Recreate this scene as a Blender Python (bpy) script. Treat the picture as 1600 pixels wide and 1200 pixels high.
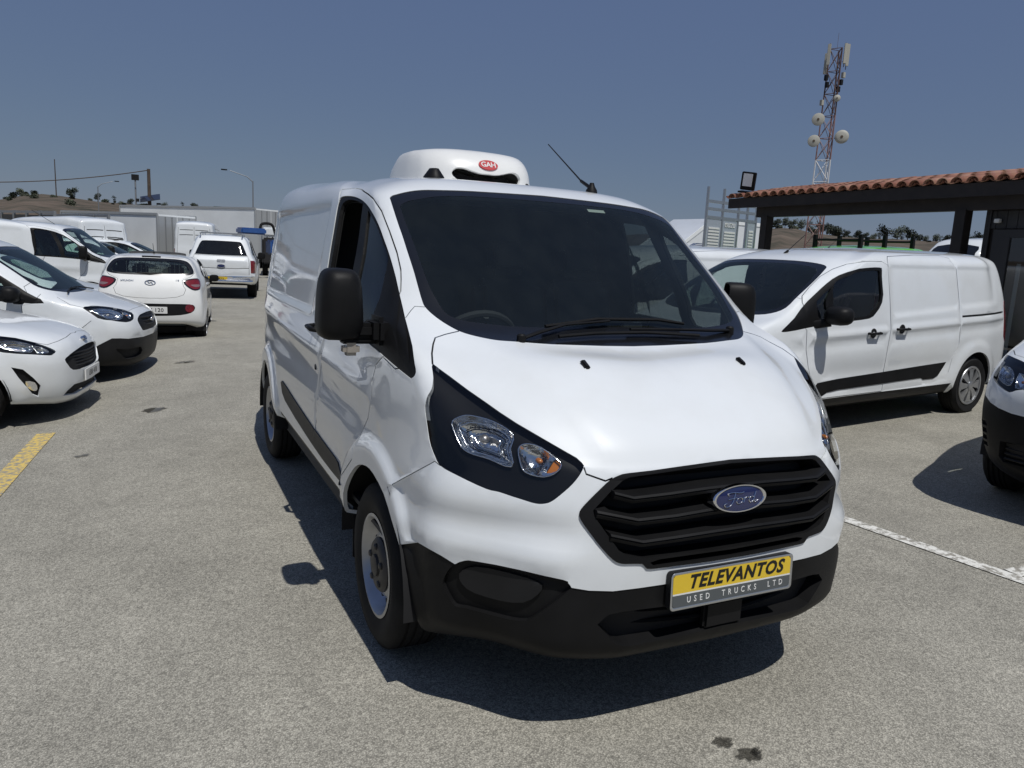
import bpy, bmesh, math, random
import numpy as np
from mathutils import Vector, Matrix
from mathutils.geometry import delaunay_2d_cdt
random.seed(7); RNG = np.random.default_rng(7)
for o in list(bpy.data.objects): bpy.data.objects.remove(o)
scene = bpy.context.scene
COL = scene.collection
# ---------------------------------------------------------------- camera
cam_d = bpy.data.cameras.new('camera'); cam = bpy.data.objects.new('camera', cam_d); COL.objects.link(cam)
CAM = (-1.755, -1.827, 1.604); YAW, PIT, ROL = [math.radians(a) for a in (26.13, -9.79, 2.88)]
fw = Vector((math.sin(YAW)*math.cos(PIT), math.cos(YAW)*math.cos(PIT), math.sin(PIT)))
rt0 = Vector((math.cos(YAW), -math.sin(YAW), 0)); up0 = rt0.cross(fw)
rt = math.cos(ROL)*rt0+math.sin(ROL)*up0; up = -math.sin(ROL)*rt0+math.cos(ROL)*up0
cam.matrix_world = Matrix(((rt.x, up.x, -fw.x, CAM[0]), (rt.y, up.y, -fw.y, CAM[1]), (rt.z, up.z, -fw.z, CAM[2]), (0, 0, 0, 1)))
cam_d.sensor_fit = 'HORIZONTAL'; cam_d.sensor_width = 36; cam_d.lens = 1164.5/1600*36
cam_d.clip_start = .05; cam_d.clip_end = 6000
scene.camera = cam
# ---------------------------------------------------------------- sky, sun, exposure
SUN_EL, SUN_AZ = math.radians(63.5), math.radians(178.0)      # azimuth clockwise from +Y
world = bpy.data.worlds.new('World'); scene.world = world; world.use_nodes = True
wn = world.node_tree; wn.nodes.clear()
sky = wn.nodes.new('ShaderNodeTexSky'); sky.sky_type = 'NISHITA'; sky.sun_disc = False
sky.sun_elevation = SUN_EL; sky.sun_rotation = SUN_AZ; sky.altitude = 100; sky.air_density = 1.0; sky.dust_density = .35; sky.ozone_density = 2.5
bg = wn.nodes.new('ShaderNodeBackground'); bg.inputs[1].default_value = .082
wo = wn.nodes.new('ShaderNodeOutputWorld')
hz1 = wn.nodes.new('ShaderNodeVectorMath'); hz1.operation = 'MULTIPLY_ADD'      # thin summer haze evens the sky out
hz1.inputs[1].default_value = (.31, .29, .12); hz1.inputs[2].default_value = (1.20, 1.76, 4.05)
wn.links.new(sky.outputs[0], hz1.inputs[0]); wn.links.new(hz1.outputs[0], bg.inputs[0]); wn.links.new(bg.outputs[0], wo.inputs[0])
sun_d = bpy.data.lights.new('sun', 'SUN'); sun_d.energy = 4.8; sun_d.angle = math.radians(.53); sun_d.color = (1, .98, .94)
sun = bpy.data.objects.new('sun', sun_d); COL.objects.link(sun)
sdir = Vector((math.cos(SUN_EL)*math.sin(SUN_AZ), math.cos(SUN_EL)*math.cos(SUN_AZ), math.sin(SUN_EL)))
sun.rotation_euler = (-sdir).to_track_quat('-Z', 'Y').to_euler()
scene.view_settings.view_transform = 'Standard'; scene.view_settings.look = 'None'
scene.view_settings.exposure = -.5; scene.view_settings.gamma = 1; scene.view_settings.use_curve_mapping = False
scene.cycles.use_denoising = True; scene.cycles.max_bounces = 8; scene.cycles.transparent_max_bounces = 12
scene.cycles.caustics_reflective = False; scene.cycles.caustics_refractive = False; scene.cycles.sample_clamp_indirect = 6
# ---------------------------------------------------------------- spline surfaces for vehicle bodies
import numpy as np
def makima(t, Y):
    d = (Y[1:]-Y[:-1])/(t[1:]-t[:-1]).reshape((-1,)+(1,)*(Y.ndim-1))
    d = np.concatenate([[3*d[0]-2*d[1], 2*d[0]-d[1]], d, [2*d[-1]-d[-2], 3*d[-1]-2*d[-2]]])
    w = np.abs(d[1:]-d[:-1]) + np.abs(d[1:]+d[:-1])*.5
    w1 = w[2:]; w2 = w[:-2]
    s = w1+w2
    return np.where(s > 1e-9, (w1*d[1:-2]+w2*d[2:-1])/np.maximum(s, 1e-9), .5*(d[1:-2]+d[2:-1]))
class Surf:
    """half body (x>=0): rows run from sill to roof centre line, columns from nose centre round the side to tail centre"""
    def __init__(s, net, disp=None, top_mirror=True):
        C = np.array(net, float); M = np.array([-1, 1, 1.])
        s.nr, s.nc = C.shape[:2]
        du = np.linalg.norm(C[:, 1:]-C[:, :-1], axis=2).mean(0); dv = np.linalg.norm(C[1:]-C[:-1], axis=2).mean(1)
        s.U = np.concatenate([[0], np.cumsum(du)]); s.V = np.concatenate([[0], np.cumsum(dv)])
        ext = np.concatenate([C[:, 2:0:-1]*M, C, C[:, -2:-4:-1]*M], 1)
        ue = np.concatenate([-s.U[2:0:-1], s.U, 2*s.U[-1]-s.U[-2:-4:-1]])
        if top_mirror:
            e2 = np.concatenate([ext, ext[-2:-4:-1]*M], 0); ve = np.concatenate([s.V, 2*s.V[-1]-s.V[-2:-4:-1]])
        else: e2 = ext; ve = s.V
        Du = makima(ue, e2.transpose(1, 0, 2)).transpose(1, 0, 2)
        Dv = makima(ve, e2)
        Duv = makima(ue, Dv.transpose(1, 0, 2)).transpose(1, 0, 2)
        k = slice(2, 2+s.nc); r = slice(0, s.nr)
        s.C, s.Du, s.Dv, s.Duv = e2[r, k], Du[r, k], Dv[r, k], Duv[r, k]
        s.disp = disp
    def raw(s, u, v):
        u = np.clip(u, 0, s.U[-1]); v = np.clip(v, 0, s.V[-1])
        i = np.clip(np.searchsorted(s.U, u, side='right')-1, 0, s.nc-2); j = np.clip(np.searchsorted(s.V, v, side='right')-1, 0, s.nr-2)
        hu = s.U[i+1]-s.U[i]; hv = s.V[j+1]-s.V[j]; a = (u-s.U[i])/hu; b = (v-s.V[j])/hv
        def H(t): return (2*t**3-3*t**2+1, t**3-2*t**2+t, -2*t**3+3*t**2, t**3-t**2)
        A = H(a); B = H(b); P = 0
        for q, (jj, f0, f1) in enumerate(((j, B[0], B[1]), (j+1, B[2], B[3]))):
            for ii, g0, g1 in ((i, A[0], A[1]), (i+1, A[2], A[3])):
                P = P + (f0*g0)[:, None]*s.C[jj, ii] + (f0*g1*hu)[:, None]*s.Du[jj, ii] + (f1*hv*g0)[:, None]*s.Dv[jj, ii] + (f1*hv*g1*hu)[:, None]*s.Duv[jj, ii]
        return P
    def __call__(s, u, v):
        u = np.asarray(u, float); v = np.asarray(v, float)
        P = s.raw(u, v)
        if s.disp is not None: P = s.disp(P)
        return P
    def jac(s, u, v, e=2e-3):
        u = np.clip(u, 0, s.U[-1]); v = np.clip(v, 0, s.V[-1])
        u0 = np.clip(u-e, 0, s.U[-1]); u1 = np.clip(u+e, 0, s.U[-1]); v0 = np.clip(v-e, 0, s.V[-1]); v1 = np.clip(v+e, 0, s.V[-1])
        return (s(u1, v)-s(u0, v))/(u1-u0)[:, None], (s(u, v1)-s(u, v0))/(v1-v0)[:, None]
    def normal(s, u, v):
        a, b = s.jac(u, v, 4e-3); n = np.cross(a, b); l = np.linalg.norm(n, axis=1, keepdims=True)
        return n/np.maximum(l, 1e-9)
    def grid(s, n=260, m=150):
        if not hasattr(s, '_g'):
            u = np.linspace(0, s.U[-1], n); v = np.linspace(0, s.V[-1], m)
            uu, vv = [q.ravel() for q in np.meshgrid(u, v)]
            s._g = (uu, vv, s(uu, vv))
        return s._g
    def find(s, pts, axes=(0, 1, 2), ulim=None, vlim=None, it=12):
        """(u,v) of the surface points nearest to pts, comparing only the given axes"""
        pts = np.atleast_2d(np.asarray(pts, float)); ax = list(axes); uu, vv, P = s.grid()
        if pts.shape[1] == 3 and len(ax) < 3: pts = pts[:, ax]
        m = np.ones(len(uu), bool)
        if ulim: m &= (uu >= ulim[0]) & (uu <= ulim[1])
        if vlim: m &= (vv >= vlim[0]) & (vv <= vlim[1])
        uu, vv, P = uu[m], vv[m], P[m][:, ax]
        k = np.array([((P-p)**2).sum(1).argmin() for p in pts]); u = uu[k].copy(); v = vv[k].copy()
        for _ in range(it):
            r = pts-s(u, v)[:, ax]; a, b = s.jac(u, v); a = a[:, ax]; b = b[:, ax]
            aa = (a*a).sum(1)+1e-7; bb = (b*b).sum(1)+1e-7; ab = (a*b).sum(1); ra = (r*a).sum(1); rb = (r*b).sum(1)
            det = aa*bb-ab*ab+1e-9
            du = (ra*bb-rb*ab)/det; dv = (rb*aa-ra*ab)/det
            u = np.clip(u+np.clip(du, -.06, .06), 0, s.U[-1]); v = np.clip(v+np.clip(dv, -.06, .06), 0, s.V[-1])
        return np.stack([u, v], 1)
def smooth_line(p, n=4, closed=False):
    """Catmull-Rom through p"""
    p = np.asarray(p, float); N = len(p); out = []
    for i in range(N if closed else N-1):
        g = lambda k: p[k % N] if closed else p[min(max(k, 0), N-1)]
        a, b, c, d = g(i-1), g(i), g(i+1), g(i+2)
        for q in range(n):
            t = q/n
            out.append(.5*((2*b)+(c-a)*t+(2*a-5*b+4*c-d)*t*t+(3*b-a-3*c+d)*t**3))
    if not closed: out.append(p[-1])
    return np.array(out)
def sstep(a, b, x):
    t = np.clip((x-a)/(b-a), 0, 1); return t*t*(3-2*t)
# ---------------------------------------------------------------- materials
MATS = {}
def nodes(name):
    m = bpy.data.materials.new(name); m.use_nodes = True; MATS[name] = m
    nt = m.node_tree; return m, nt, nt.nodes['Principled BSDF']
def pbr(name, col, rough=.5, metal=0, coat=0, var=0, vscale=3, bump=0, bscale=40, rvar=0, spec=.5, trans=0, emit=None, coat_rough=.03):
    m, nt, b = nodes(name); L = nt.links.new; I = b.inputs
    I['Base Color'].default_value = (*col, 1); I['Roughness'].default_value = rough; I['Metallic'].default_value = metal
    I['Coat Weight'].default_value = coat; I['Coat Roughness'].default_value = coat_rough; I['Specular IOR Level'].default_value = spec
    I['Transmission Weight'].default_value = trans
    if emit: I['Emission Color'].default_value = (*emit[:3], 1); I['Emission Strength'].default_value = emit[3]
    tc = nt.nodes.new('ShaderNodeTexCoord')
    def noise(sc, det=4):
        n = nt.nodes.new('ShaderNodeTexNoise'); n.inputs['Scale'].default_value = sc; n.inputs['Detail'].default_value = det
        L(tc.outputs['Object'], n.inputs['Vector']); return n
    if var:
        n = noise(vscale, 6); r = nt.nodes.new('ShaderNodeMapRange'); r.inputs[1].default_value = .3; r.inputs[2].default_value = .7
        r.inputs[3].default_value = 1-var; r.inputs[4].default_value = 1+var
        mx = nt.nodes.new('ShaderNodeVectorMath'); mx.operation = 'SCALE'; mx.inputs[0].default_value = col
        L(n.outputs[0], r.inputs[0]); L(r.outputs[0], mx.inputs['Scale']); L(mx.outputs[0], I['Base Color'])
    if rvar:
        n = noise(vscale*2.3, 5); r = nt.nodes.new('ShaderNodeMapRange'); r.inputs[1].default_value = .35; r.inputs[2].default_value = .65
        r.inputs[3].default_value = max(0, rough-rvar); r.inputs[4].default_value = rough+rvar
        L(n.outputs[0], r.inputs[0]); L(r.outputs[0], I['Roughness'])
    if bump:
        n = noise(bscale, 3); bp = nt.nodes.new('ShaderNodeBump'); bp.inputs['Strength'].default_value = bump; bp.inputs['Distance'].default_value = .004
        L(n.outputs[0], bp.inputs['Height']); L(bp.outputs[0], I['Normal'])
    return m
def glass(name, tint, refl_tint=(1, 1, 1), base=.04, dust=0.0, dcol=(.35, .38, .38)):
    """thin tinted pane: transparent + fresnel reflection + a film of dust"""
    m = bpy.data.materials.new(name); m.use_nodes = True; MATS[name] = m; nt = m.node_tree; nt.nodes.clear(); L = nt.links.new
    o = nt.nodes.new('ShaderNodeOutputMaterial'); t = nt.nodes.new('ShaderNodeBsdfTransparent'); t.inputs[0].default_value = (*tint, 1)
    g = nt.nodes.new('ShaderNodeBsdfGlossy'); g.inputs['Roughness'].default_value = .015; g.inputs['Color'].default_value = (*refl_tint, 1)
    f = nt.nodes.new('ShaderNodeLayerWeight'); f.inputs[0].default_value = .22
    mr = nt.nodes.new('ShaderNodeMapRange'); mr.inputs[3].default_value = base; mr.inputs[4].default_value = .85
    mx = nt.nodes.new('ShaderNodeMixShader'); L(f.outputs['Fresnel'], mr.inputs[0]); L(mr.outputs[0], mx.inputs[0]); L(t.outputs[0], mx.inputs[1]); L(g.outputs[0], mx.inputs[2])
    last = mx
    if dust:
        d = nt.nodes.new('ShaderNodeBsdfDiffuse'); d.inputs[0].default_value = (*dcol, 1)
        tc = nt.nodes.new('ShaderNodeTexCoord'); mp = nt.nodes.new('ShaderNodeMapping'); mp.inputs['Scale'].default_value = (6, 3.5, 3.5)
        n = nt.nodes.new('ShaderNodeTexNoise'); n.inputs['Scale'].default_value = 2.2; n.inputs['Detail'].default_value = 7
        L(tc.outputs['Object'], mp.inputs[0]); L(mp.outputs[0], n.inputs['Vector'])
        r = nt.nodes.new('ShaderNodeMapRange'); r.inputs[1].default_value = .35; r.inputs[2].default_value = .75; r.inputs[3].default_value = dust*.75; r.inputs[4].default_value = dust*1.3
        L(n.outputs[0], r.inputs[0]); m2 = nt.nodes.new('ShaderNodeMixShader'); L(r.outputs[0], m2.inputs[0]); L(mx.outputs[0], m2.inputs[1]); L(d.outputs[0], m2.inputs[2]); last = m2
    L(last.outputs[0], o.inputs[0]); return m
def paint(name, col, grime=.25):
    """clear-coated body paint with a thin veil of dust low down and in soft patches"""
    m, nt, b = nodes(name); L = nt.links.new; I = b.inputs
    tc = nt.nodes.new('ShaderNodeTexCoord'); n = nt.nodes.new('ShaderNodeTexNoise'); n.inputs['Scale'].default_value = 2.6; n.inputs['Detail'].default_value = 8; n.inputs['Roughness'].default_value = .62
    L(tc.outputs['Object'], n.inputs['Vector'])
    mr = nt.nodes.new('ShaderNodeMapRange'); mr.inputs[1].default_value = .45; mr.inputs[2].default_value = .8; mr.inputs[3].default_value = 0; mr.inputs[4].default_value = grime
    L(n.outputs[0], mr.inputs[0])
    mx = nt.nodes.new('ShaderNodeMixRGB'); mx.inputs[1].default_value = (*col, 1); mx.inputs[2].default_value = (col[0]*.72, col[1]*.69, col[2]*.62, 1)
    L(mr.outputs[0], mx.inputs[0]); L(mx.outputs[0], I['Base Color'])
    r2 = nt.nodes.new('ShaderNodeMapRange'); r2.inputs[1].default_value = .4; r2.inputs[2].default_value = .75; r2.inputs[3].default_value = .03; r2.inputs[4].default_value = .10
    L(n.outputs[0], r2.inputs[0]); L(r2.outputs[0], I['Coat Roughness'])
    I['Roughness'].default_value = .42; I['Coat Weight'].default_value = 1; I['Coat IOR'].default_value = 1.5; I['Specular IOR Level'].default_value = .35
    return m
paint('paint', (.72, .745, .76)); paint('paint_warm', (.71, .715, .70)); paint('paint_green', (.16, .52, .10), .1)
pbr('trim', (.0085, .0085, .009), .5, var=.25, vscale=6, bump=.10, bscale=900, spec=.16)
pbr('trim_grey', (.016, .016, .017), .48, var=.2, vscale=5, bump=.08, bscale=700, spec=.2)
pbr('gap', (.006, .006, .007), .8)
pbr('gloss_black', (.008, .009, .011), .08, coat=1)
pbr('frit', (.006, .0065, .008), .25, coat=.25)
pbr('housing', (.006, .006, .0065), .5, spec=.12)
pbr('rubber', (.012, .012, .0125), .75, var=.35, vscale=9, bump=.25, bscale=120, spec=.2)
pbr('steel_rim', (.40, .41, .43), .38, metal=.85, var=.15, vscale=8, rvar=.1)
pbr('rim_dark', (.035, .033, .032), .5, var=.3, vscale=8)
pbr('chrome', (.82, .83, .85), .12, metal=1)
pbr('reflector', (.82, .83, .84), .10, metal=1, bump=1.0, bscale=34)
pbr('satin', (.42, .40, .39), .38, metal=.9)
pbr('amber', (.50, .16, .02), .2, coat=1)
pbr('red_lens', (.16, .010, .014), .12, coat=1, var=.25, vscale=14)
pbr('lens_grey', (.20, .13, .135), .15, coat=1)
pbr('white_lens', (.75, .76, .78), .1, coat=1)
pbr('dash', (.060, .064, .064), .6, bump=.1, bscale=500, var=.2)
pbr('seat', (.014, .014, .016), .85, bump=.2, bscale=300)
pbr('lining', (.035, .036, .037), .8)
pbr('paper', (.30, .33, .30), .7)
pbr('plastic_white', (.74, .74, .72), .35, coat=.4, var=.05)
pbr('ford_blue', (.010, .018, .085), .12, coat=1)
pbr('logo_red', (.45, .03, .035), .4)
pbr('plate_yellow', (.72, .50, .03), .35, coat=.3, var=.06)
pbr('plate_grey', (.085, .095, .10), .4)
pbr('plate_white', (.72, .72, .70), .4)
pbr('black_ink', (.006, .006, .006), .45)
pbr('aluminium', (.55, .56, .57), .32, metal=.9)
pbr('lug', (.02, .02, .02), .5)
glass('windscreen', (.78, .85, .83), base=.035, dust=.013, dcol=(.42, .49, .46), refl_tint=(.82, .92, .90))
glass('side_glass', (.72, .82, .78), base=.05, dust=.004)
glass('dark_glass', (.10, .115, .12), base=.05, dust=.012)
glass('lamp_lens', (.93, .94, .94), base=.03)
# ---------------------------------------------------------------- objects
def link(o, parent=None):
    COL.objects.link(o)
    if parent is not None: o.parent = parent
    return o
def root(name, label, cat, loc=(0, 0, 0), rz=0, group=None, kind=None):
    o = bpy.data.objects.new(name, None); o.empty_display_size = .2; link(o)
    o.location = loc; o.rotation_euler = (0, 0, rz); return tag(o, label, cat, group, kind)
def tag(o, label=None, cat=None, group=None, kind=None):
    if label: o['label'] = label
    if cat: o['category'] = cat
    if group: o['group'] = group
    if kind: o['kind'] = kind
    return o
def mesh_obj(name, V, F, mat, parent=None, smooth=True, normals=None, fmat=None, sharp=None):
    me = bpy.data.meshes.new(name); me.from_pydata([tuple(map(float, v)) for v in V], [], [tuple(map(int, f)) for f in F])
    for q in (mat if isinstance(mat, (list, tuple)) else [mat]): me.materials.append(MATS[q] if isinstance(q, str) else q)
    if fmat is not None: me.polygons.foreach_set('material_index', np.asarray(fmat, dtype=np.int32))
    me.polygons.foreach_set('use_smooth', [smooth]*len(me.polygons))
    if sharp and smooth: me.set_sharp_from_angle(angle=math.radians(sharp))
    if normals is not None: me.normals_split_custom_set_from_vertices([tuple(map(float, n)) for n in normals])
    me.update()
    return link(bpy.data.objects.new(name, me), parent)
class MB:
    """collects shapes into one mesh"""
    def __init__(s): s.V = []; s.F = []; s.M = []
    def add(s, V, F, m=0):
        k = len(s.V); s.V += [tuple(v) for v in V]; s.F += [tuple(i+k for i in f) for f in F]; s.M += [m]*len(F); return s
    def box(s, a, b, m=0, bev=0.0, xf=None):
        (x0, y0, z0), (x1, y1, z1) = a, b
        bm = bmesh.new(); bmesh.ops.create_cube(bm, size=1)
        for v in bm.verts: v.co = Vector((x0+(v.co.x+.5)*(x1-x0), y0+(v.co.y+.5)*(y1-y0), z0+(v.co.z+.5)*(z1-z0)))
        if bev: bmesh.ops.bevel(bm, geom=list(bm.edges), offset=bev, segments=2, affect='EDGES', clamp_overlap=True)
        bm.verts.index_update()
        s.add([(xf @ v.co if xf else v.co)[:] for v in bm.verts], [[v.index for v in f.verts] for f in bm.faces], m); bm.free(); return s
    def tube(s, pts, r, n=8, m=0, cap=True, flat=None):
        P = [Vector(p) for p in pts]; R = r if isinstance(r, (list, tuple)) else [r]*len(P); rings = []
        ref = None
        for i, p in enumerate(P):
            t = ((P[min(i+1, len(P)-1)]-P[max(i-1, 0)])).normalized()
            if ref is None: ref = Vector((0, 0, 1)) if abs(t.z) < .9 else Vector((1, 0, 0))
            a = t.cross(ref).normalized(); b = a.cross(t).normalized(); ref = b
            fl = flat or (1, 1)
            rings.append([(p+a*math.cos(q*2*math.pi/n)*R[i]*fl[0]+b*math.sin(q*2*math.pi/n)*R[i]*fl[1])[:] for q in range(n)])
        V = [v for g in rings for v in g]; F = []
        for i in range(len(P)-1):
            for q in range(n): F.append((i*n+q, i*n+(q+1) % n, (i+1)*n+(q+1) % n, (i+1)*n+q))
        if cap: F += [tuple(range(n-1, -1, -1)), tuple((len(P)-1)*n+q for q in range(n))]
        return s.add(V, F, m)
    def lathe(s, prof, c=(0, 0, 0), axis='x', n=32, m=0, ang=2*math.pi, closed=False):
        """prof: (radius, along)"""
        c = Vector(c); V = []; F = []; full = abs(ang-2*math.pi) < 1e-6; N = n if full else n+1
        for (r, a) in prof:
            for q in range(N):
                t = ang*q/n; u, w = r*math.cos(t), r*math.sin(t)
                V.append((c+Vector({'x': (a, u, w), 'y': (u, a, w), 'z': (u, w, a)}[axis]))[:])
        K = len(prof)
        for i in range(K if closed else K-1):
            for q in range(n): F.append((i*N+q, i*N+(q+1) % N, ((i+1) % K)*N+(q+1) % N, ((i+1) % K)*N+q))
        return s.add(V, F, m)
    def prism(s, poly, d0, d1, f, m=0):
        """poly 2-D outline (convex or not) pushed from d0 to d1; f(a,b,d)->xyz"""
        n = len(poly); V = [f(a, b, d0) for a, b in poly]+[f(a, b, d1) for a, b in poly]
        return s.add(V, [tuple(range(n-1, -1, -1)), tuple(range(n, 2*n))]+[(i, (i+1) % n, n+(i+1) % n, n+i) for i in range(n)], m)
    def build(s, name, mat, parent=None, smooth=False, sharp=35):
        V = s.V; F = s.F
        o = mesh_obj(name, V, F, mat, parent, True if smooth or sharp else False, fmat=s.M, sharp=None if smooth else sharp)
        return o
def fix_normals(o):
    bm = bmesh.new(); bm.from_mesh(o.data); bmesh.ops.recalc_face_normals(bm, faces=bm.faces); bm.to_mesh(o.data); bm.free(); return o
def text_mesh(name, s, size, mat, parent=None, shear=0, bold=0, depth=.0015, spacing=1.0, align='CENTER', xf=None, sx=1.0):
    cu = bpy.data.curves.new('txt', 'FONT'); cu.body = s; cu.size = size; cu.shear = shear; cu.offset = bold; cu.extrude = depth; cu.space_character = spacing
    cu.align_x = align; cu.align_y = 'CENTER'; cu.resolution_u = 3
    t = bpy.data.objects.new('txt', cu); COL.objects.link(t); bpy.context.view_layer.update()
    me = bpy.data.meshes.new_from_object(t.evaluated_get(bpy.context.evaluated_depsgraph_get())); bpy.data.objects.remove(t)
    me.name = name; me.materials.clear(); me.materials.append(MATS[mat])
    o = link(bpy.data.objects.new(name, me), parent)
    M = xf or Matrix()
    me.transform(M @ Matrix.Diagonal((sx, 1, 1, 1))); return o
def copy_tree(o, parent=None):
    c = o.copy(); COL.objects.link(c); c.parent = parent
    for ch in list(o.children): copy_tree(ch, c)
    return c
# ---------------------------------------------------------------- body panels cut out of a spline surface
def pip(P, poly):
    x, y = P[:, 0], P[:, 1]; ins = np.zeros(len(P), bool); n = len(poly); j = n-1
    for i in range(n):
        xi, yi = poly[i]; xj, yj = poly[j]
        if yi != yj: ins ^= ((yi > y) != (yj > y)) & (x < (xj-xi)*(y-yi)/(yj-yi)+xi)
        j = i
    return ins
def seg_dist(P, A, B):
    d = B-A; L = (d*d).sum()+1e-12; t = np.clip(((P-A)@d)/L, 0, 1); q = P-(A+t[:, None]*d); return np.sqrt((q*q).sum(1))
class Reg:
    def __init__(s, name, polys, mat, off=0., mode='both', skirt=.018, dish=0., only=None, sub=None, skirt_mat=None):
        s.name, s.polys, s.mat, s.off, s.mode, s.skirt, s.dish, s.only, s.sub, s.skirt_mat = name, [np.asarray(p, float) for p in polys], mat, off, mode, skirt, dish, only, sub, skirt_mat
def strip(surf, uv, w):
    """thin polygon of width w along a uv line"""
    uv = np.asarray(uv, float); u, v = uv[:, 0], uv[:, 1]; P = surf(np.clip(u, 0, surf.U[-1]), v); N = surf.normal(u, v); a, b = surf.jac(u, v)
    T = np.gradient(P, axis=0); T /= np.linalg.norm(T, axis=1, keepdims=True)+1e-9; S = np.cross(N, T)*(w/2)
    aa = (a*a).sum(1)+1e-9; bb = (b*b).sum(1)+1e-9; ab = (a*b).sum(1); ra = (S*a).sum(1); rb = (S*b).sum(1); det = aa*bb-ab*ab+1e-12
    d = np.stack([(ra*bb-rb*ab)/det, (rb*aa-ra*ab)/det], 1)
    return np.concatenate([uv+d, (uv-d)[::-1]])
def ext0(uv, first=True, last=True, side=0, surf=None):
    """run the ends of a uv line across the centre line"""
    uv = np.asarray(uv, float); e = -.03 if side == 0 else surf.U[-1]+.03; out = [p for p in uv]
    if first: out = [np.array([e, uv[0][1]])]+out
    if last: out = out+[np.array([e, uv[-1][1]])]
    return np.array(out)
def body(par, surf, regs, h=.05, base='body_shell', base_mat='paint', lining=None, zmin=None, hv=None, ulist=None, rings=None):
    U1, V1 = surf.U[-1], surf.V[-1]
    def ticks(K, L, h):
        t = []
        for a, b in zip(K[:-1], K[1:]): n = max(1, int(math.ceil((b-a)/h))); t += list(np.linspace(a, b, n+1)[:-1])
        return np.array(t+[L])
    tu, tv = ticks(surf.U, U1, h), ticks(surf.V, V1, hv or h)
    if ulist is not None: tu = np.unique(np.concatenate([tu, ulist]))
    gu, gv = [q.ravel() for q in np.meshgrid(tu, tv)]; G = np.stack([gu, gv], 1)
    keep = np.ones(len(G), bool); border = (gu < 1e-9) | (gu > U1-1e-9) | (gv < 1e-9) | (gv > V1-1e-9)
    if rings:
        PG = surf(G[:, 0], G[:, 1])
        for yc, zc, rs, ul in rings:
            rr = np.hypot(PG[:, 1]-yc, PG[:, 2]-zc); m_ = (G[:, 0] > ul[0]) & (G[:, 0] < ul[1]) & (rr > rs[0]-.012) & (rr < rs[-1]+.012) & ~border; G = G[~m_]; PG = PG[~m_]; border = border[~m_]
            an = np.radians(np.arange(-6, 187, 3.5)); pts_ = np.array([(yc+r_*math.cos(a_), zc+r_*math.sin(a_)) for r_ in rs for a_ in an]); uvr = surf.find(pts_, (1, 2), ul); Q = surf(uvr[:, 0], uvr[:, 1]); good = np.hypot(Q[:, 1]-pts_[:, 0], Q[:, 2]-pts_[:, 1]) < .01
            G = np.concatenate([G, uvr[good]]); border = np.concatenate([border, np.zeros(good.sum(), bool)]); PG = np.concatenate([PG, Q[good]])
        keep = np.ones(len(G), bool)
    cons = []
    for r in regs:
        for p in r.polys:
            q = np.roll(p, -1, axis=0)
            for A, B in zip(p, q):
                if np.hypot(*(B-A)) < 1e-6: continue
                lo, hi = np.minimum(A, B)-h, np.maximum(A, B)+h
                c = np.where((G[:, 0] > lo[0]) & (G[:, 0] < hi[0]) & (G[:, 1] > lo[1]) & (G[:, 1] < hi[1]) & ~border & keep)[0]
                if len(c): keep[c[seg_dist(G[c], A, B) < .3*h]] = False
    pts = [tuple(p) for p in G[keep]]; edges = []
    B0 = [(0, 0), (U1, 0), (U1, V1), (0, V1)]; k = len(pts); pts += B0; edges += [(k, k+1), (k+1, k+2), (k+2, k+3), (k+3, k)]
    for r in regs:
        for p in r.polys:
            k = len(pts); n = len(p); pts += [tuple(q) for q in p]; edges += [(k+i, k+(i+1) % n) for i in range(n)]
    R = delaunay_2d_cdt([Vector(p) for p in pts], edges, [], 0, 1e-5, False)
    UV = np.array([v[:] for v in R[0]]); T = np.array([f for f in R[2] if len(f) == 3], dtype=int)
    cen = UV[T].mean(1); ok = (cen[:, 0] > 0) & (cen[:, 0] < U1) & (cen[:, 1] > 0) & (cen[:, 1] < V1); T = T[ok]; cen = cen[ok]
    d1 = UV[T[:, 1]]-UV[T[:, 0]]; d2 = UV[T[:, 2]]-UV[T[:, 0]]; area = d1[:, 0]*d2[:, 1]-d1[:, 1]*d2[:, 0]; T = T[abs(area) > 1e-10]; cen = cen[abs(area) > 1e-10]
    rid = np.zeros(len(T), int)
    for i, r in enumerate(regs):
        for p in r.polys: rid[pip(cen, p)] = i+1
    u, v = np.clip(UV[:, 0], 0, U1), np.clip(UV[:, 1], 0, V1); P = surf(u, v); N = surf.normal(u, v)
    # outward orientation
    ctr = np.array([0, P[:, 1].mean(), P[:, 2].mean()*.8]); tn = np.cross(P[T[:, 1]]-P[T[:, 0]], P[T[:, 2]]-P[T[:, 0]]); fc = P[T].mean(1)
    flip = ((tn*(fc-ctr)).sum(1) < 0).mean() > .5
    if flip: T = T[:, ::-1]
    nn = np.zeros_like(P); tn = np.cross(P[T[:, 1]]-P[T[:, 0]], P[T[:, 2]]-P[T[:, 0]])
    for q in range(3): np.add.at(nn, T[:, q], tn)
    N = N*(1.0 if np.sign((nn*N).sum(1)).sum() >= 0 else -1.0); NS = nn/(np.linalg.norm(nn, axis=1, keepdims=True)+1e-12)
    bad = (NS*N).sum(1) < 0; NS[bad] = N[bad]; weak = np.linalg.norm(N, axis=1) < .5; N[weak] = nn[weak]/(np.linalg.norm(nn[weak], axis=1, keepdims=True)+1e-12)
    # boundary edges between regions
    E = np.concatenate([T[:, [0, 1]], T[:, [1, 2]], T[:, [2, 0]]]); ef = np.tile(np.arange(len(T)), 3)
    key = np.sort(E, 1); order = np.lexsort((key[:, 1], key[:, 0])); ks = key[order]; same = (ks[1:] == ks[:-1]).all(1)
    pairs = [(order[i], order[i+1]) for i in np.where(same)[0]]
    bd = {}
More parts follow.
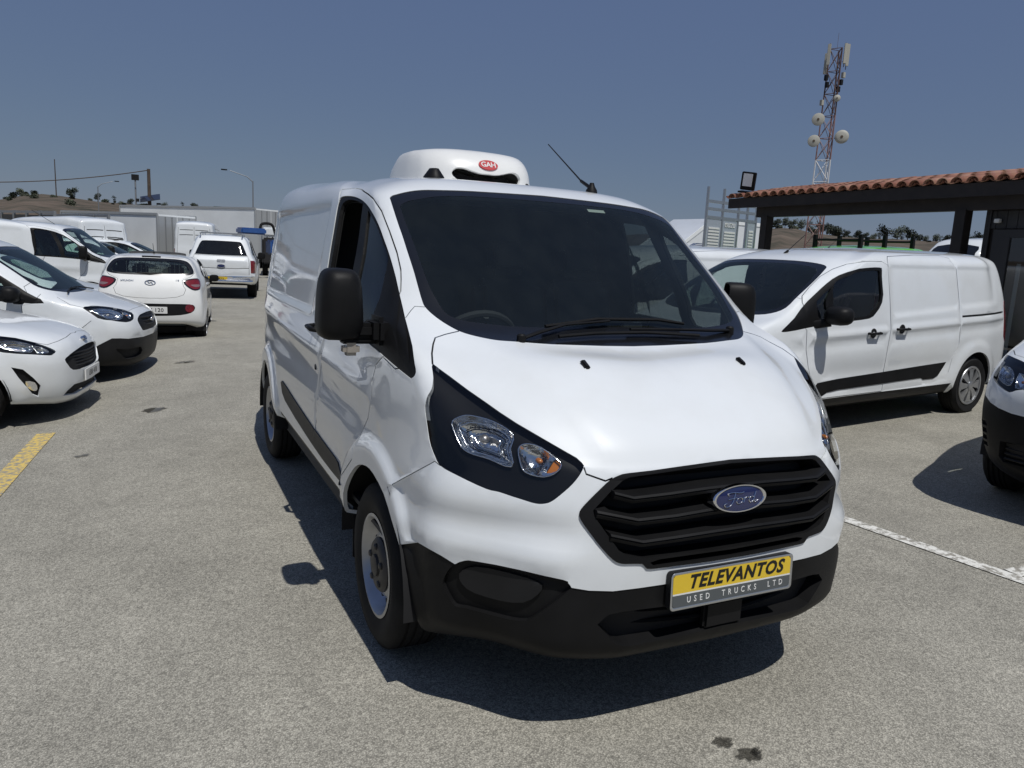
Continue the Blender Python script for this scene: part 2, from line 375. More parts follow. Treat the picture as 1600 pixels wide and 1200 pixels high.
    for a, b in pairs:
        ra, rb = rid[ef[a]], rid[ef[b]]
        if ra != rb: bd.setdefault(ra, []).append(E[a]); bd.setdefault(rb, []).append(E[b])
    out = {}; M = np.array([-1, 1, 1.])
    allr = [Reg(base, [], base_mat)]+list(regs)
    for i, r in enumerate(allr):
        f = T[rid == i]
        if r.mode == 'drop' or not len(f): continue
        idx = np.unique(f); mp = -np.ones(len(P), int); mp[idx] = np.arange(len(idx))
        off = np.full(len(idx), r.off, float)
        if r.dish:
            bp = np.unique(np.array(bd[i])) if i in bd else idx[:1]
            dd = np.array([np.linalg.norm(P[bp]-P[k], axis=1).min() for k in idx]); mxd = dd.max()+1e-6; off -= r.dish*(1-(1-dd/mxd)**2)
        Vv = P[idx]+N[idx]*off[:, None]; Nv = NS[idx]; Fv = mp[f]; fm = np.zeros(len(Fv), int)
        if r.dish: Nv = None
        if r.skirt and i in bd:
            e = np.array(bd[i]); k0 = len(Vv); A = Vv[mp[e[:, 0]]]; B = Vv[mp[e[:, 1]]]; m = len(e)
            A2 = A-N[e[:, 0]]*r.skirt; B2 = B-N[e[:, 1]]*r.skirt
            sn = np.cross(B-A, N[e[:, 0]]); sn /= np.linalg.norm(sn, axis=1, keepdims=True)+1e-12
            Vv = np.concatenate([Vv, A, B, B2, A2]); q = np.arange(m)
            Fs = np.stack([k0+q+m, k0+q, k0+q+3*m, k0+q+2*m], 1)
            if Nv is not None: Nv = np.concatenate([Nv, sn, sn, sn, sn])
            Fv = [tuple(x) for x in Fv]+[tuple(x) for x in Fs]; fm = np.concatenate([fm, np.ones(m, int)])
        else: Fv = [tuple(x) for x in Fv]
        both = []
        for s_ in (-1, 1):
            if r.only and r.only != s_: continue
            if s_ == -1: both.append((Vv*M, [x[::-1] for x in Fv], None if Nv is None else Nv*M, fm))
            else: both.append((Vv, Fv, Nv, fm))
        mats = [r.mat, r.skirt_mat or r.mat]
        pp = out[r.sub][0] if r.sub and r.sub in out else par
        if r.mode == 'both' and len(both) == 2:
            k = len(both[0][0]); Vx = np.concatenate([both[0][0], both[1][0]]); Fx = both[0][1]+[tuple(q+k for q in x) for x in both[1][1]]
            Nx = None if Nv is None else np.concatenate([both[0][2], both[1][2]])
            out[r.name] = [mesh_obj(r.name, Vx, Fx, mats, pp, True, Nx, np.concatenate([both[0][3], both[1][3]]))]
        else:
            out.setdefault(r.name, [])
            for j, (a, b, c, d) in enumerate(both):
                pp = (out[r.sub][min(j, len(out[r.sub])-1)] if r.only != 1 else out[r.sub][-1]) if r.sub and r.sub in out else par
                out[r.name].append(mesh_obj(r.name, a, b, mats, pp, True, c, d))
    for q in out.get('panel_gap', []): q['kind'] = 'stuff'
    if lining:
        mat, y1, off, skip, zlo = lining
        sk = [i+1 for i, r in enumerate(regs) if r.name in skip]
        c = P[T].mean(1); f = T[(~np.isin(rid, sk)) & (c[:, 1] < y1) & (c[:, 2] > zlo)]
        idx = np.unique(f); mp = -np.ones(len(P), int); mp[idx] = np.arange(len(idx)); Vv = P[idx]-N[idx]*off; f = mp[f]; k = len(Vv)
        out['lining'] = [mesh_obj('cab_lining', np.concatenate([Vv, Vv*M]), [tuple(x[::-1]) for x in f]+[tuple(q+k for q in x) for x in f], mat, par)]
    return out
def arch_poly(surf, yc, zc, r, n=22, ulim=None, zb=None, ry=None):
    """wheel opening in side view, open at the sill"""
    a = np.linspace(math.radians(-8), math.radians(188), n); ry = ry or r
    pts = np.stack([yc+ry*np.cos(a), zc+r*np.sin(a)], 1); uv = surf.find(pts, (1, 2), ulim)
    lo = surf.find(np.array([[yc-ry*1.0, 0.0], [yc+ry*1.0, 0.0]]), (1, 2), ulim)
    return np.concatenate([uv, [[lo[0][0], -.05], [lo[1][0], -.05]]])
def wheel(par, loc, side, R=.335, rim=.205, w=.215, style='steel', mat='steel_rim', n=40):
    """side -1: faces -x. tyre, rim, hub cap as parts of the wheel"""
    o = bpy.data.objects.new('wheel', None); link(o, par); o.location = loc; s = side; o.empty_display_size = .1
    hw = w/2; t = MB(); prof = [(rim-.012, .02-hw*.2), (rim+.004, hw*.86), (rim+.022, hw*.93), (rim+.05, hw*1.0), ((R+rim)/2+.02, hw*1.03), (R-.028, hw*.94), (R-.010, hw*.84), (R-.001, hw*.70)]
    for gx in (.48, .16): prof += [(R, hw*(gx+.09)), (R-.009, hw*(gx+.06)), (R-.009, hw*(gx-.02)), (R, hw*(gx-.05))]
    full = prof+[(r_, -a) for r_, a in reversed(prof)]
    t.lathe([(r_, a*s) for r_, a in full], n=n); fix_normals(t.build('tyre', 'rubber', o, sharp=50))
    k = MB(); f = hw*.80
    if style == 'steel':
        k.lathe([(rim+.006, (f+.012)*s), (rim-.006, (f+.014)*s), (rim-.020, (f-.004)*s), (rim-.032, (f-.045)*s), (rim-.045, (f-.06)*s), (rim-.06, (f-.035)*s), (.125, (f-.018)*s), (.105, (f-.014)*s), (.10, (f-.03)*s), (0, (f-.03)*s)], n=n)
        rm = fix_normals(k.build('rim', mat, o, sharp=40)); d = MB()
        for q in range(14):
            a = 2*math.pi*q/14; rr = rim-.058
            d.lathe([(.0001, (f-.0305)*s), (.0125, (f-.0305)*s), (.0125, (f-.06)*s)], c=(0, rr*math.cos(a), rr*math.sin(a)), n=8)
        tag(d.build('vent_holes', 'gap', rm), kind='stuff')
        c = MB(); c.lathe([(.112, (f-.022)*s), (.112, (f-.008)*s), (.10, (f+.004)*s), (.07, (f+.010)*s), (.045, (f+.006)*s), (.043, (f+.016)*s), (.03, (f+.020)*s), (0, (f+.020)*s)], n=32)
        for q in range(5):
            a = 2*math.pi*q/5+.3; c.lathe([(.015, (f-.01)*s), (.015, (f+.012)*s), (.010, (f+.017)*s), (0, (f+.018)*s)], c=(0, .078*math.cos(a), .078*math.sin(a)), n=8)
        fix_normals(c.build('hub_cap', 'rim_dark', o, sharp=40))
    else:
        # plastic trim with spoke windows
        k.lathe([(rim+.006, (f+.012)*s), (rim-.006, (f+.016)*s), (rim-.018, (f+.010)*s), (rim-.026, (f-.02)*s), (rim-.03, (f-.06)*s), (0, (f-.06)*s)], n=n, m=0)
        fix_normals(k.build('rim', 'rim_dark', o, sharp=40)); c = MB(); nsp = 8
        c.lathe([(rim+.004, (f+.010)*s), (rim-.002, (f+.019)*s), (rim-.022, (f+.017)*s), (rim-.024, (f+.0)*s)], n=n)
        for q in range(nsp):
            a0 = 2*math.pi*q/nsp; pr_ = []
            for (r_, ha) in ((.03, .38), (.09, .30), (rim-.055, .24), (rim-.02, .31)): pr_.append((r_, ha))
            V = []
            for r_, ha in pr_:
                for g in (-1, 1): V.append(((f+.012+.010*(1-r_/rim))*s, r_*math.cos(a0+g*ha), r_*math.sin(a0+g*ha)))
            for r_, ha in pr_:
                for g in (-1, 1): V.append(((f-.012)*s, r_*math.cos(a0+g*ha), r_*math.sin(a0+g*ha)))
            F = [(2*i, 2*i+1, 2*i+3, 2*i+2) for i in range(3)]+[(2*i+g, 2*i+2+g, 8+2*i+2+g, 8+2*i+g) for i in range(3) for g in (0, 1)]
            c.add(V, F)
        c.lathe([(.05, (f+.008)*s), (.05, (f+.024)*s), (.035, (f+.028)*s), (0, (f+.028)*s)], n=20)
        c.build('wheel_trim', mat, o, sharp=30)
    return o
def liner(par, yc, zc, r, w0, w1, n=20):
    """dark wheel housing, both sides"""
    for s in (-1, 1):
        m = MB(); pts = [(yc+r*math.cos(a), zc+r*math.sin(a)) for a in np.linspace(math.radians(-3), math.radians(183), n)]
        V = [(s*w0, y, z) for y, z in pts]+[(s*w1, y, z) for y, z in pts]+[(s*w1, yc, zc)]
        m.add(V, [(i, i+1, n+i+1, n+i) for i in range(n-1)]+[(n+i, n+i+1, 2*n) for i in range(n-1)])
        m.build('wheel_housing', 'gap', par, smooth=True)
def rows_courier(L=4.16):
    return [(.27,.80,.12,.22,.74,.44,.24,.75,L-.10,.30),(.33,.85,.03,.30,.79,.38,.32,.80,L-.02,.36),(.50,.875,.0,.48,.82,.33,.50,.83,L,.52),(.66,.88,.0,.66,.83,.32,.67,.835,L,.68),
      (.80,.878,.04,.80,.82,.37,.82,.83,L-.01,.82),(.90,.872,.12,.89,.80,.50,.92,.825,L-.02,.92),(.98,.865,.40,.98,.78,.72,1.0,.82,L-.03,1.0),(1.08,.855,.78,1.06,.75,1.0,1.09,.81,L-.045,1.1),
      (1.24,.83,1.03,1.22,.73,1.2,1.24,.79,L-.075,1.25),(1.40,.80,1.28,1.39,.70,1.44,1.4,.76,L-.11,1.40),(1.54,.77,1.52,1.55,.66,1.68,1.53,.73,L-.15,1.54),(1.64,.72,1.74,1.65,.60,1.9,1.62,.68,L-.20,1.64),
      (1.71,.60,2.1,1.715,.5,2.2,1.70,.55,L-.33,1.71),(1.735,.3,2.5,1.735,.25,2.6,1.73,.27,L-.6,1.735),(1.742,0,2.7,1.742,0,2.75,1.742,0,L-.8,1.742)]
def rows_fiesta(L=4.04):
    return [(.22,.78,.14,.18,.70,.50,.2,.72,L-.12,.24),(.28,.84,.03,.24,.76,.42,.27,.77,L-.03,.3),(.42,.86,.0,.40,.79,.36,.42,.79,L,.44),(.58,.868,.0,.58,.80,.36,.58,.795,L,.6),(.70,.868,.03,.70,.80,.40,.70,.79,L-.01,.72),
      (.80,.862,.10,.80,.78,.52,.80,.78,L-.03,.82),(.88,.855,.35,.89,.75,.75,.90,.775,L-.05,.9),(.96,.845,.95,1.0,.72,1.15,1.0,.76,L-.09,1.0),(1.12,.80,1.25,1.15,.68,1.42,1.14,.71,L-.22,1.13),(1.26,.74,1.52,1.29,.63,1.7,1.27,.65,L-.38,1.27),
      (1.37,.67,1.78,1.39,.58,1.95,1.37,.59,L-.52,1.37),(1.43,.55,2.05,1.44,.48,2.2,1.425,.5,L-.65,1.43),(1.465,.3,2.4,1.467,.25,2.5,1.46,.26,L-.9,1.463),(1.472,0,2.55,1.472,0,2.6,1.472,0,L-1.1,1.47)]
def rows_i10(L=3.665):
    return [(.24,.70,.14,.18,.64,.46,.2,.70,L-.11,.385),(.30,.79,.03,.24,.70,.40,.27,.775,L-.045,.40),(.42,.815,.0,.40,.74,.34,.42,.80,L-.01,.45),(.58,.825,.0,.58,.76,.34,.58,.805,L,.58),(.72,.828,.03,.72,.76,.38,.72,.80,L-.015,.72),
      (.84,.826,.12,.84,.74,.50,.84,.79,L-.045,.84),(.95,.82,.40,.95,.72,.72,.97,.775,L-.085,.95),(1.05,.805,.80,1.03,.69,1.0,1.06,.755,L-.135,1.05),(1.18,.765,1.05,1.18,.65,1.22,1.19,.715,L-.215,1.18),(1.31,.715,1.30,1.32,.61,1.48,1.31,.665,L-.305,1.31),
      (1.40,.66,1.52,1.42,.57,1.70,1.40,.605,L-.385,1.40),(1.455,.56,1.80,1.465,.48,1.95,1.45,.50,L-.47,1.452),(1.485,.30,2.15,1.488,.26,2.25,1.483,.26,L-.77,1.485),(1.495,0,2.3,1.497,0,2.35,1.497,0,L-.95,1.497)]
def rows_pickup(L=5.36):
    return [(.38,.82,.14,.35,.78,.50,.36,.80,L-.10,.44),(.46,.90,.03,.42,.84,.42,.44,.87,L-.03,.50),(.62,.925,.0,.60,.87,.38,.60,.905,L,.62),(.80,.93,.0,.80,.88,.40,.80,.91,L,.80),(.95,.93,.06,.95,.87,.50,.96,.91,L,.95),
      (1.06,.922,.20,1.06,.86,.70,1.08,.905,L-.005,1.06),(1.10,.905,.70,1.12,.84,1.05,1.14,.89,L-.03,1.10),(1.16,.875,1.25,1.18,.80,1.45,1.19,.85,L-.07,1.16),(1.32,.82,1.52,1.34,.75,1.70,1.35,.79,L-.17,1.32),(1.50,.765,1.80,1.52,.70,1.97,1.52,.73,L-.28,1.50),
      (1.65,.71,2.02,1.66,.64,2.15,1.64,.665,L-.38,1.65),(1.73,.62,2.2,1.735,.55,2.35,1.72,.57,L-.47,1.73),(1.765,.35,2.6,1.77,.3,2.7,1.765,.3,L-.8,1.768),(1.775,0,2.8,1.78,0,2.85,1.78,0,L-1.0,1.78)]
def rows_partner(L=4.4):
    return [(.27,.84,.13,.24,.72,.44,.25,.80,L-.1,.3),(.35,.89,.03,.33,.79,.36,.34,.85,L-.02,.38),(.50,.915,.0,.50,.83,.31,.50,.87,L,.52),(.66,.92,.0,.66,.85,.30,.67,.875,L,.68),(.78,.92,.0,.80,.855,.33,.82,.875,L-.01,.82),
      (.90,.915,.05,.93,.85,.42,.95,.87,L-.02,.95),(1.02,.905,.16,1.03,.83,.58,1.06,.86,L-.03,1.05),(1.14,.895,.62,1.15,.80,.92,1.17,.85,L-.05,1.15),(1.30,.87,.90,1.30,.78,1.12,1.31,.82,L-.08,1.3),(1.46,.84,1.15,1.46,.75,1.36,1.46,.79,L-.11,1.46),
      (1.60,.81,1.42,1.61,.71,1.62,1.59,.75,L-.15,1.61),(1.70,.76,1.68,1.71,.65,1.86,1.69,.70,L-.2,1.71),(1.77,.63,2.05,1.77,.53,2.2,1.76,.57,L-.33,1.77),(1.795,.33,2.5,1.797,.28,2.6,1.79,.3,L-.6,1.795),(1.80,0,2.7,1.802,0,2.8,1.802,0,L-.8,1.802)]
# ---------------------------------------------------------------- the lot rises gently to the right
def gk(x): return .0257*(1-math.exp(-max(0.0, x-1.0)/.8))
def gz(x, y=0):
    t = max(0.0, x-1.0); q = max(0.0, -x-.95); return .0257*(t-.8*(1-math.exp(-t/.8))) - .2*(1-math.exp(-(q/1.3)**2))
def place(o, x, y, rz, sc=None):
    """stand a thing on the ground, tilted with it"""
    n = Vector((-gk(x), 0, 1)).normalized()
    q = Vector((0, 0, 1)).rotation_difference(n) @ Matrix.Rotation(rz, 3, 'Z').to_quaternion()
    o.rotation_mode = 'QUATERNION'; o.rotation_quaternion = q; o.location = (x, y, gz(x if x > -1.4 else x-1.2, y))
    if sc: o.scale = (sc, sc, sc)
    return o
def auto_net(rows, SY, L):
    """rows: (side z, half width, nose y, nose z, pillar x, y, z, tail half width, tail y, tail z)"""
    net = []
    for (zs, w, y0, z0, x4, y4, z4, wr, yr, zr) in rows:
        row = [(0, y0, z0)]
        for fx, fy, fz in ((.40, .045, .05), (.70, .22, .25), (.89, .56, .6)): row.append((x4*fx, y0+(y4-y0)*fy, z0+(z4-z0)*fz))
        row.append((x4, y4, z4)); n = len(SY)
        for k, y in enumerate(SY):
            t = (k+1)/(n+1.0)
            a = max(y, y4+.16+.10*k) if k < n-1 else y
            a = min(a, yr-.45-.12*(n-1-k)) if w > .02 else y4+(yr-y4)*t
            ww = w*(1-.012*(k == 0)) if w > .02 else 0
            row.append((ww, a, zs))
        row += [(wr, yr-.30, zs*.75+zr*.25), (wr*.94, yr-.085, zs*.4+zr*.6), (wr*.66, yr-.018, zr), (0, yr, zr)]
        net.append(row)
    return net
def flare(yf, yr, zc, R, amp=.02, xin=.62):
    def d(P):
        P = P.copy(); x, y, z = P[:, 0], P[:, 1], P[:, 2]; s = sstep(xin, xin+.12, x)*(y > .25)
        for yc in (yf, yr):
            r = np.hypot(y-yc, z-zc); P[:, 0] += s*amp*sstep(R+.16, R+.06, r)*(z < zc+R+.2)
        return P
    return d
def chain(*ds):
    def d(P):
        for f in ds: P = f(P)
        return P
    return d
def seam(S, pts, axes, ulim, w=.006): return strip(S, S.find(pts, axes, ulim), w)
def car_shell(par, S, regs, wheels, R, rim, h=.06, style='trim', rmat='steel_rim', tw=.2, lining=None, base_mat='paint', Ra=None, wx=None, ulim=None, zc=None, hv=None):
    """body panels + wheel openings + wheels + housings"""
    ulim = ulim or (S.U[4]+.02, S.U[-4]+.1); zc = zc or R; Ra = Ra or R+.055
    arches = [arch_poly(S, y, zc, Ra, ulim=ulim) for y in wheels]
    out = body(par, S, regs+[Reg('wheel_arch', arches, 'gap', mode='drop')], h, base_mat=base_mat, lining=lining, hv=hv)
    hw = S.C[:, :, 0].max(); wx = wx or hw-tw/2-.015
    for y in wheels:
        liner(par, y, zc, Ra+.015, hw-.03, hw-.32)
        for s in (-1, 1): wheel(par, (s*wx, y, R), s, R, rim, tw, style, rmat, 32)
    m = MB(); y0, y1 = S.C[0, :, 1].min(), S.C[0, :, 1].max(); zb = S.C[0, :, 2].min(); m.box((-hw+.16, y0+.5, zb+.02), (hw-.16, y1-.35, zb+.12)); m.build('underbody', 'gap', par)
    return out
def simple_cab(par, hw, yd, zd, ys, zs, yb, ztop, rhd=-1, seats=2, wheel_y=None):
    """dashboard, seats and steering wheel seen through the glass"""
    m = MB(); m.box((-hw, yd, zd-.45), (hw, yd+.42, zd), bev=.06); m.build('dashboard', 'dash', par)
    for s in (-1, 1):
        x = s*hw*.5; m = MB(); m.box((x-.24, ys-.5, zs-.16), (x+.24, ys, zs), bev=.04)
        xf = Matrix.Translation((0, ys-.05, zs-.05)) @ Matrix.Rotation(math.radians(-14), 4, 'X'); m.box((x-.23, -.05, 0), (x+.23, .09, .58), bev=.05, xf=xf); m.box((x-.13, -.03, .60), (x+.13, .06, .79), bev=.04, xf=xf); m.build('seat', 'seat', par)
    c = Vector((rhd*hw*.5, yd+.52, zd-.06)); nr = Vector((0, .86, .5)).normalized(); a = Vector((1, 0, 0)); b = nr.cross(a)
    m = MB(); m.tube([c+(a*math.cos(t)+b*math.sin(t))*.18 for t in np.linspace(0, 2*math.pi, 25)], .015, 6, cap=False); m.tube([c-a*.17, c-nr*.03, c+a*.17], .02, 6); m.tube([c-nr*.02, c-nr*.3], .03, 6); m.build('steering_wheel', 'seat', par)
    if yb: m = MB(); m.box((-hw+.03, yb, .45), (hw-.03, yb+.02, ztop)); m.build('bulkhead', 'lining', par)
def small_mirror(par, s, c, size=(.12, .07, .085), mat='trim', stalk=None):
    """streamlined door mirror; s side, c centre on that side"""
    o = bpy.data.objects.new('mirror', None); link(o, par); V = []; n = 18; F = []
    prof = [(-1, .25), (-.9, .55), (-.6, .85), (-.1, 1), (.5, 1), (.85, .92), (.9, .8)]
    for a, k in prof:
        for q in range(n):
            t = 2*math.pi*q/n; e = 3.; cx, cz = math.cos(t), math.sin(t); fx = abs(cx)**(2/e)*np.sign(cx); fz = abs(cz)**(2/e)*np.sign(cz)
            V.append((s*(c[0]+fx*size[0]*k), c[1]+a*size[1], c[2]+fz*size[2]*k))
    for i in range(len(prof)-1):
        for q in range(n): F.append((i*n+q, i*n+(q+1) % n, (i+1)*n+(q+1) % n, (i+1)*n+q))
    F += [tuple(range(n)), tuple((len(prof)-1)*n+q for q in range(n))]
    fix_normals(MB().add(V, F).build('mirror_housing', mat, o, sharp=60)); st = stalk or (c[0]-size[0]-.10, c[1]+.01, c[2]-.06)
    MB().tube([(s*st[0], st[1], st[2]), (s*(c[0]-size[0]*.5), c[1], c[2]-size[2]*.75)], [.03, .03], 8, flat=(.8, 1.3)).build('mirror_arm', 'trim', o)
    return o
def handle(par, s, x, y, z, mat='trim', w=.20):
    m = MB(); m.tube([(s*(x-.012), y-w/2, z), (s*(x+.026), y-w/2+.03, z), (s*(x+.03), y+w/2-.03, z), (s*(x-.012), y+w/2, z)], .014, 8, flat=(1, .9)); m.build('door_handle', mat, par, smooth=True)
    m = MB(); m.lathe([(.0001, -.001), (.045, .0015), (.048, -.004)], c=(s*(x+.001), y-.01, z), axis='x', n=16); m.build('handle_recess', 'trim_grey', par)
# ---------------------------------------------------------------- asphalt
def asphalt():
    m, nt, b = nodes('asphalt'); L = nt.links.new; N = nt.nodes.new; I = b.inputs
    tc = N('ShaderNodeTexCoord')
    def noise(sc, det=2, ro=.5):
        n = N('ShaderNodeTexNoise'); n.inputs['Scale'].default_value = sc; n.inputs['Detail'].default_value = det; n.inputs['Roughness'].default_value = ro; L(tc.outputs['Object'], n.inputs['Vector']); return n.outputs[0]
    def rng(x, a, b_, c, d):
        r = N('ShaderNodeMapRange'); [r.inputs[i+1].__setattr__('default_value', q) for i, q in enumerate((a, b_, c, d))]; L(x, r.inputs[0]); return r.outputs[0]
    def mul(x, y):
        q = N('ShaderNodeMath'); q.operation = 'MULTIPLY'; L(x, q.inputs[0]); L(y, q.inputs[1]); return q.outputs[0]
    v = N('ShaderNodeTexVoronoi'); v.inputs['Scale'].default_value = 185; L(tc.outputs['Object'], v.inputs['Vector'])
    sep = N('ShaderNodeSeparateColor'); L(v.outputs['Color'], sep.inputs[0])
    k = mul(rng(sep.outputs[0], 0, 1, .68, 1.36), rng(v.outputs['Distance'], .2, .75, 1.1, .62))
    k = mul(k, rng(noise(45, 3), .3, .7, .84, 1.16)); k = mul(k, rng(noise(6, 4), .3, .7, .93, 1.07)); k = mul(k, rng(noise(1.1, 6, .6), .3, .7, .86, 1.12)); k = mul(k, rng(noise(.16, 4), .3, .7, .92, 1.08))
    cr = N('ShaderNodeVectorMath'); cr.operation = 'SCALE'; cr.inputs[0].default_value = ASPH; L(k, cr.inputs['Scale'])
    st = rng(noise(.9, 5, .65), .66, .76, 1, .62); sc = N('ShaderNodeVectorMath'); sc.operation = 'SCALE'; L(cr.outputs[0], sc.inputs[0]); L(st, sc.inputs['Scale'])
    L(sc.outputs[0], I['Base Color']); I['Roughness'].default_value = .9; I['Specular IOR Level'].default_value = .25
    bp = N('ShaderNodeBump'); bp.inputs['Strength'].default_value = .6; bp.inputs['Distance'].default_value = .004
    L(v.outputs['Distance'], bp.inputs['Height']); L(bp.outputs[0], I['Normal'])
ASPH = (.352, .334, .283)
asphalt()
gx = [-70, -30, -12, -8, -6, -5, -4, -3.6, -3.3, -3.1, -2.9, -2.7, -2.5, -2.3, -2.1, -1.9, -1.7, -1.5, -1.3, -1.15, -1, 0, .9, 1.2, 1.6, 2, 2.5, 3, 4, 6, 9, 14, 25, 45, 90]; gy = [-14, -4, 2, 8, 16, 30, 50, 80]
tag(mesh_obj('ground', [(x, y, gz(x)) for y in gy for x in gx], [(j*len(gx)+i, j*len(gx)+i+1, (j+1)*len(gx)+i+1, (j+1)*len(gx)+i) for j in range(len(gy)-1) for i in range(len(gx)-1)], 'asphalt'), kind='structure')
def worn_paint(name, col):
    m, nt, b = nodes(name); L = nt.links.new; tc = nt.nodes.new('ShaderNodeTexCoord'); n = nt.nodes.new('ShaderNodeTexNoise'); n.inputs['Scale'].default_value = 26; n.inputs['Detail'].default_value = 7; n.inputs['Roughness'].default_value = .7
    L(tc.outputs['Object'], n.inputs['Vector']); r = nt.nodes.new('ShaderNodeMapRange'); r.inputs[1].default_value = .46; r.inputs[2].default_value = .58; L(n.outputs[0], r.inputs[0])
    mx = nt.nodes.new('ShaderNodeMixRGB'); mx.inputs[1].default_value = (*col, 1); mx.inputs[2].default_value = (.25, .235, .20, 1); L(r.outputs[0], mx.inputs[0]); L(mx.outputs[0], b.inputs['Base Color']); b.inputs['Roughness'].default_value = .85
worn_paint('line_yellow', (.62, .45, .12)); worn_paint('line_white', (.68, .67, .62))
def line(name, pts, w, mat, label=None):
    V = []; F = []
    for i, (x, y) in enumerate(pts):
        a = Vector(pts[max(i-1, 0)]); b = Vector(pts[min(i+1, len(pts)-1)]); d = (b-a).normalized(); nrm = Vector((-d.y, d.x))*w/2
        V += [(x+nrm.x, y+nrm.y, gz(x+nrm.x)+.006), (x-nrm.x, y-nrm.y, gz(x-nrm.x)+.006)]
    F = [(2*i, 2*i+1, 2*i+3, 2*i+2) for i in range(len(pts)-1)]
    return tag(mesh_obj(name, V, F, mat, smooth=False), kind='structure')
line('yellow_parking_line', [(-3.02, 1.2), (-2.95, 2.0), (-2.749, 4.276), (-2.663, 5.26), (-2.62, 5.74)], .15, 'line_yellow')
line('white_parking_line', [(2.26, 1.5), (2.277, 1.376), (2.40, .44), (2.47, -.1), (2.65, -1.4)], .10, 'line_white')
line('white_parking_line', [(2.46, .425), (3.4, .32), (5, .14)], .10, 'line_white')
pbr('oil', (.02, .02, .02), .35)
def blot(x, y, r, sx=1.0, seed=0):
    q = random.Random(seed); n = 22; V = [(x, y, gz(x)+.007)]+[(x+r*sx*math.cos(t)*k, y+r*math.sin(t)*k, gz(x+r*sx*math.cos(t)*k)+.007) for t, k in [(2*math.pi*i/n, q.uniform(.6, 1.15)) for i in range(n)]]
    return tag(mesh_obj('oil_stain', V, [(0, i+1, (i+1) % n+1) for i in range(n)], 'oil_film', smooth=False), kind='structure')
glass('oil_film', (.5, .5, .5), base=.005)
for i, (x, y, r, sx) in enumerate(((-.04, -.10, .03, 1.3), (.0, -.185, .035, 1.6), (.03, -.19, .022, 1), (-1.35, 8.9, .10, 1.4), (-1.75, 6.1, .10, 1.4), (-2.28, 4.75, .04, 1.5))): blot(x, y, r, sx, i)
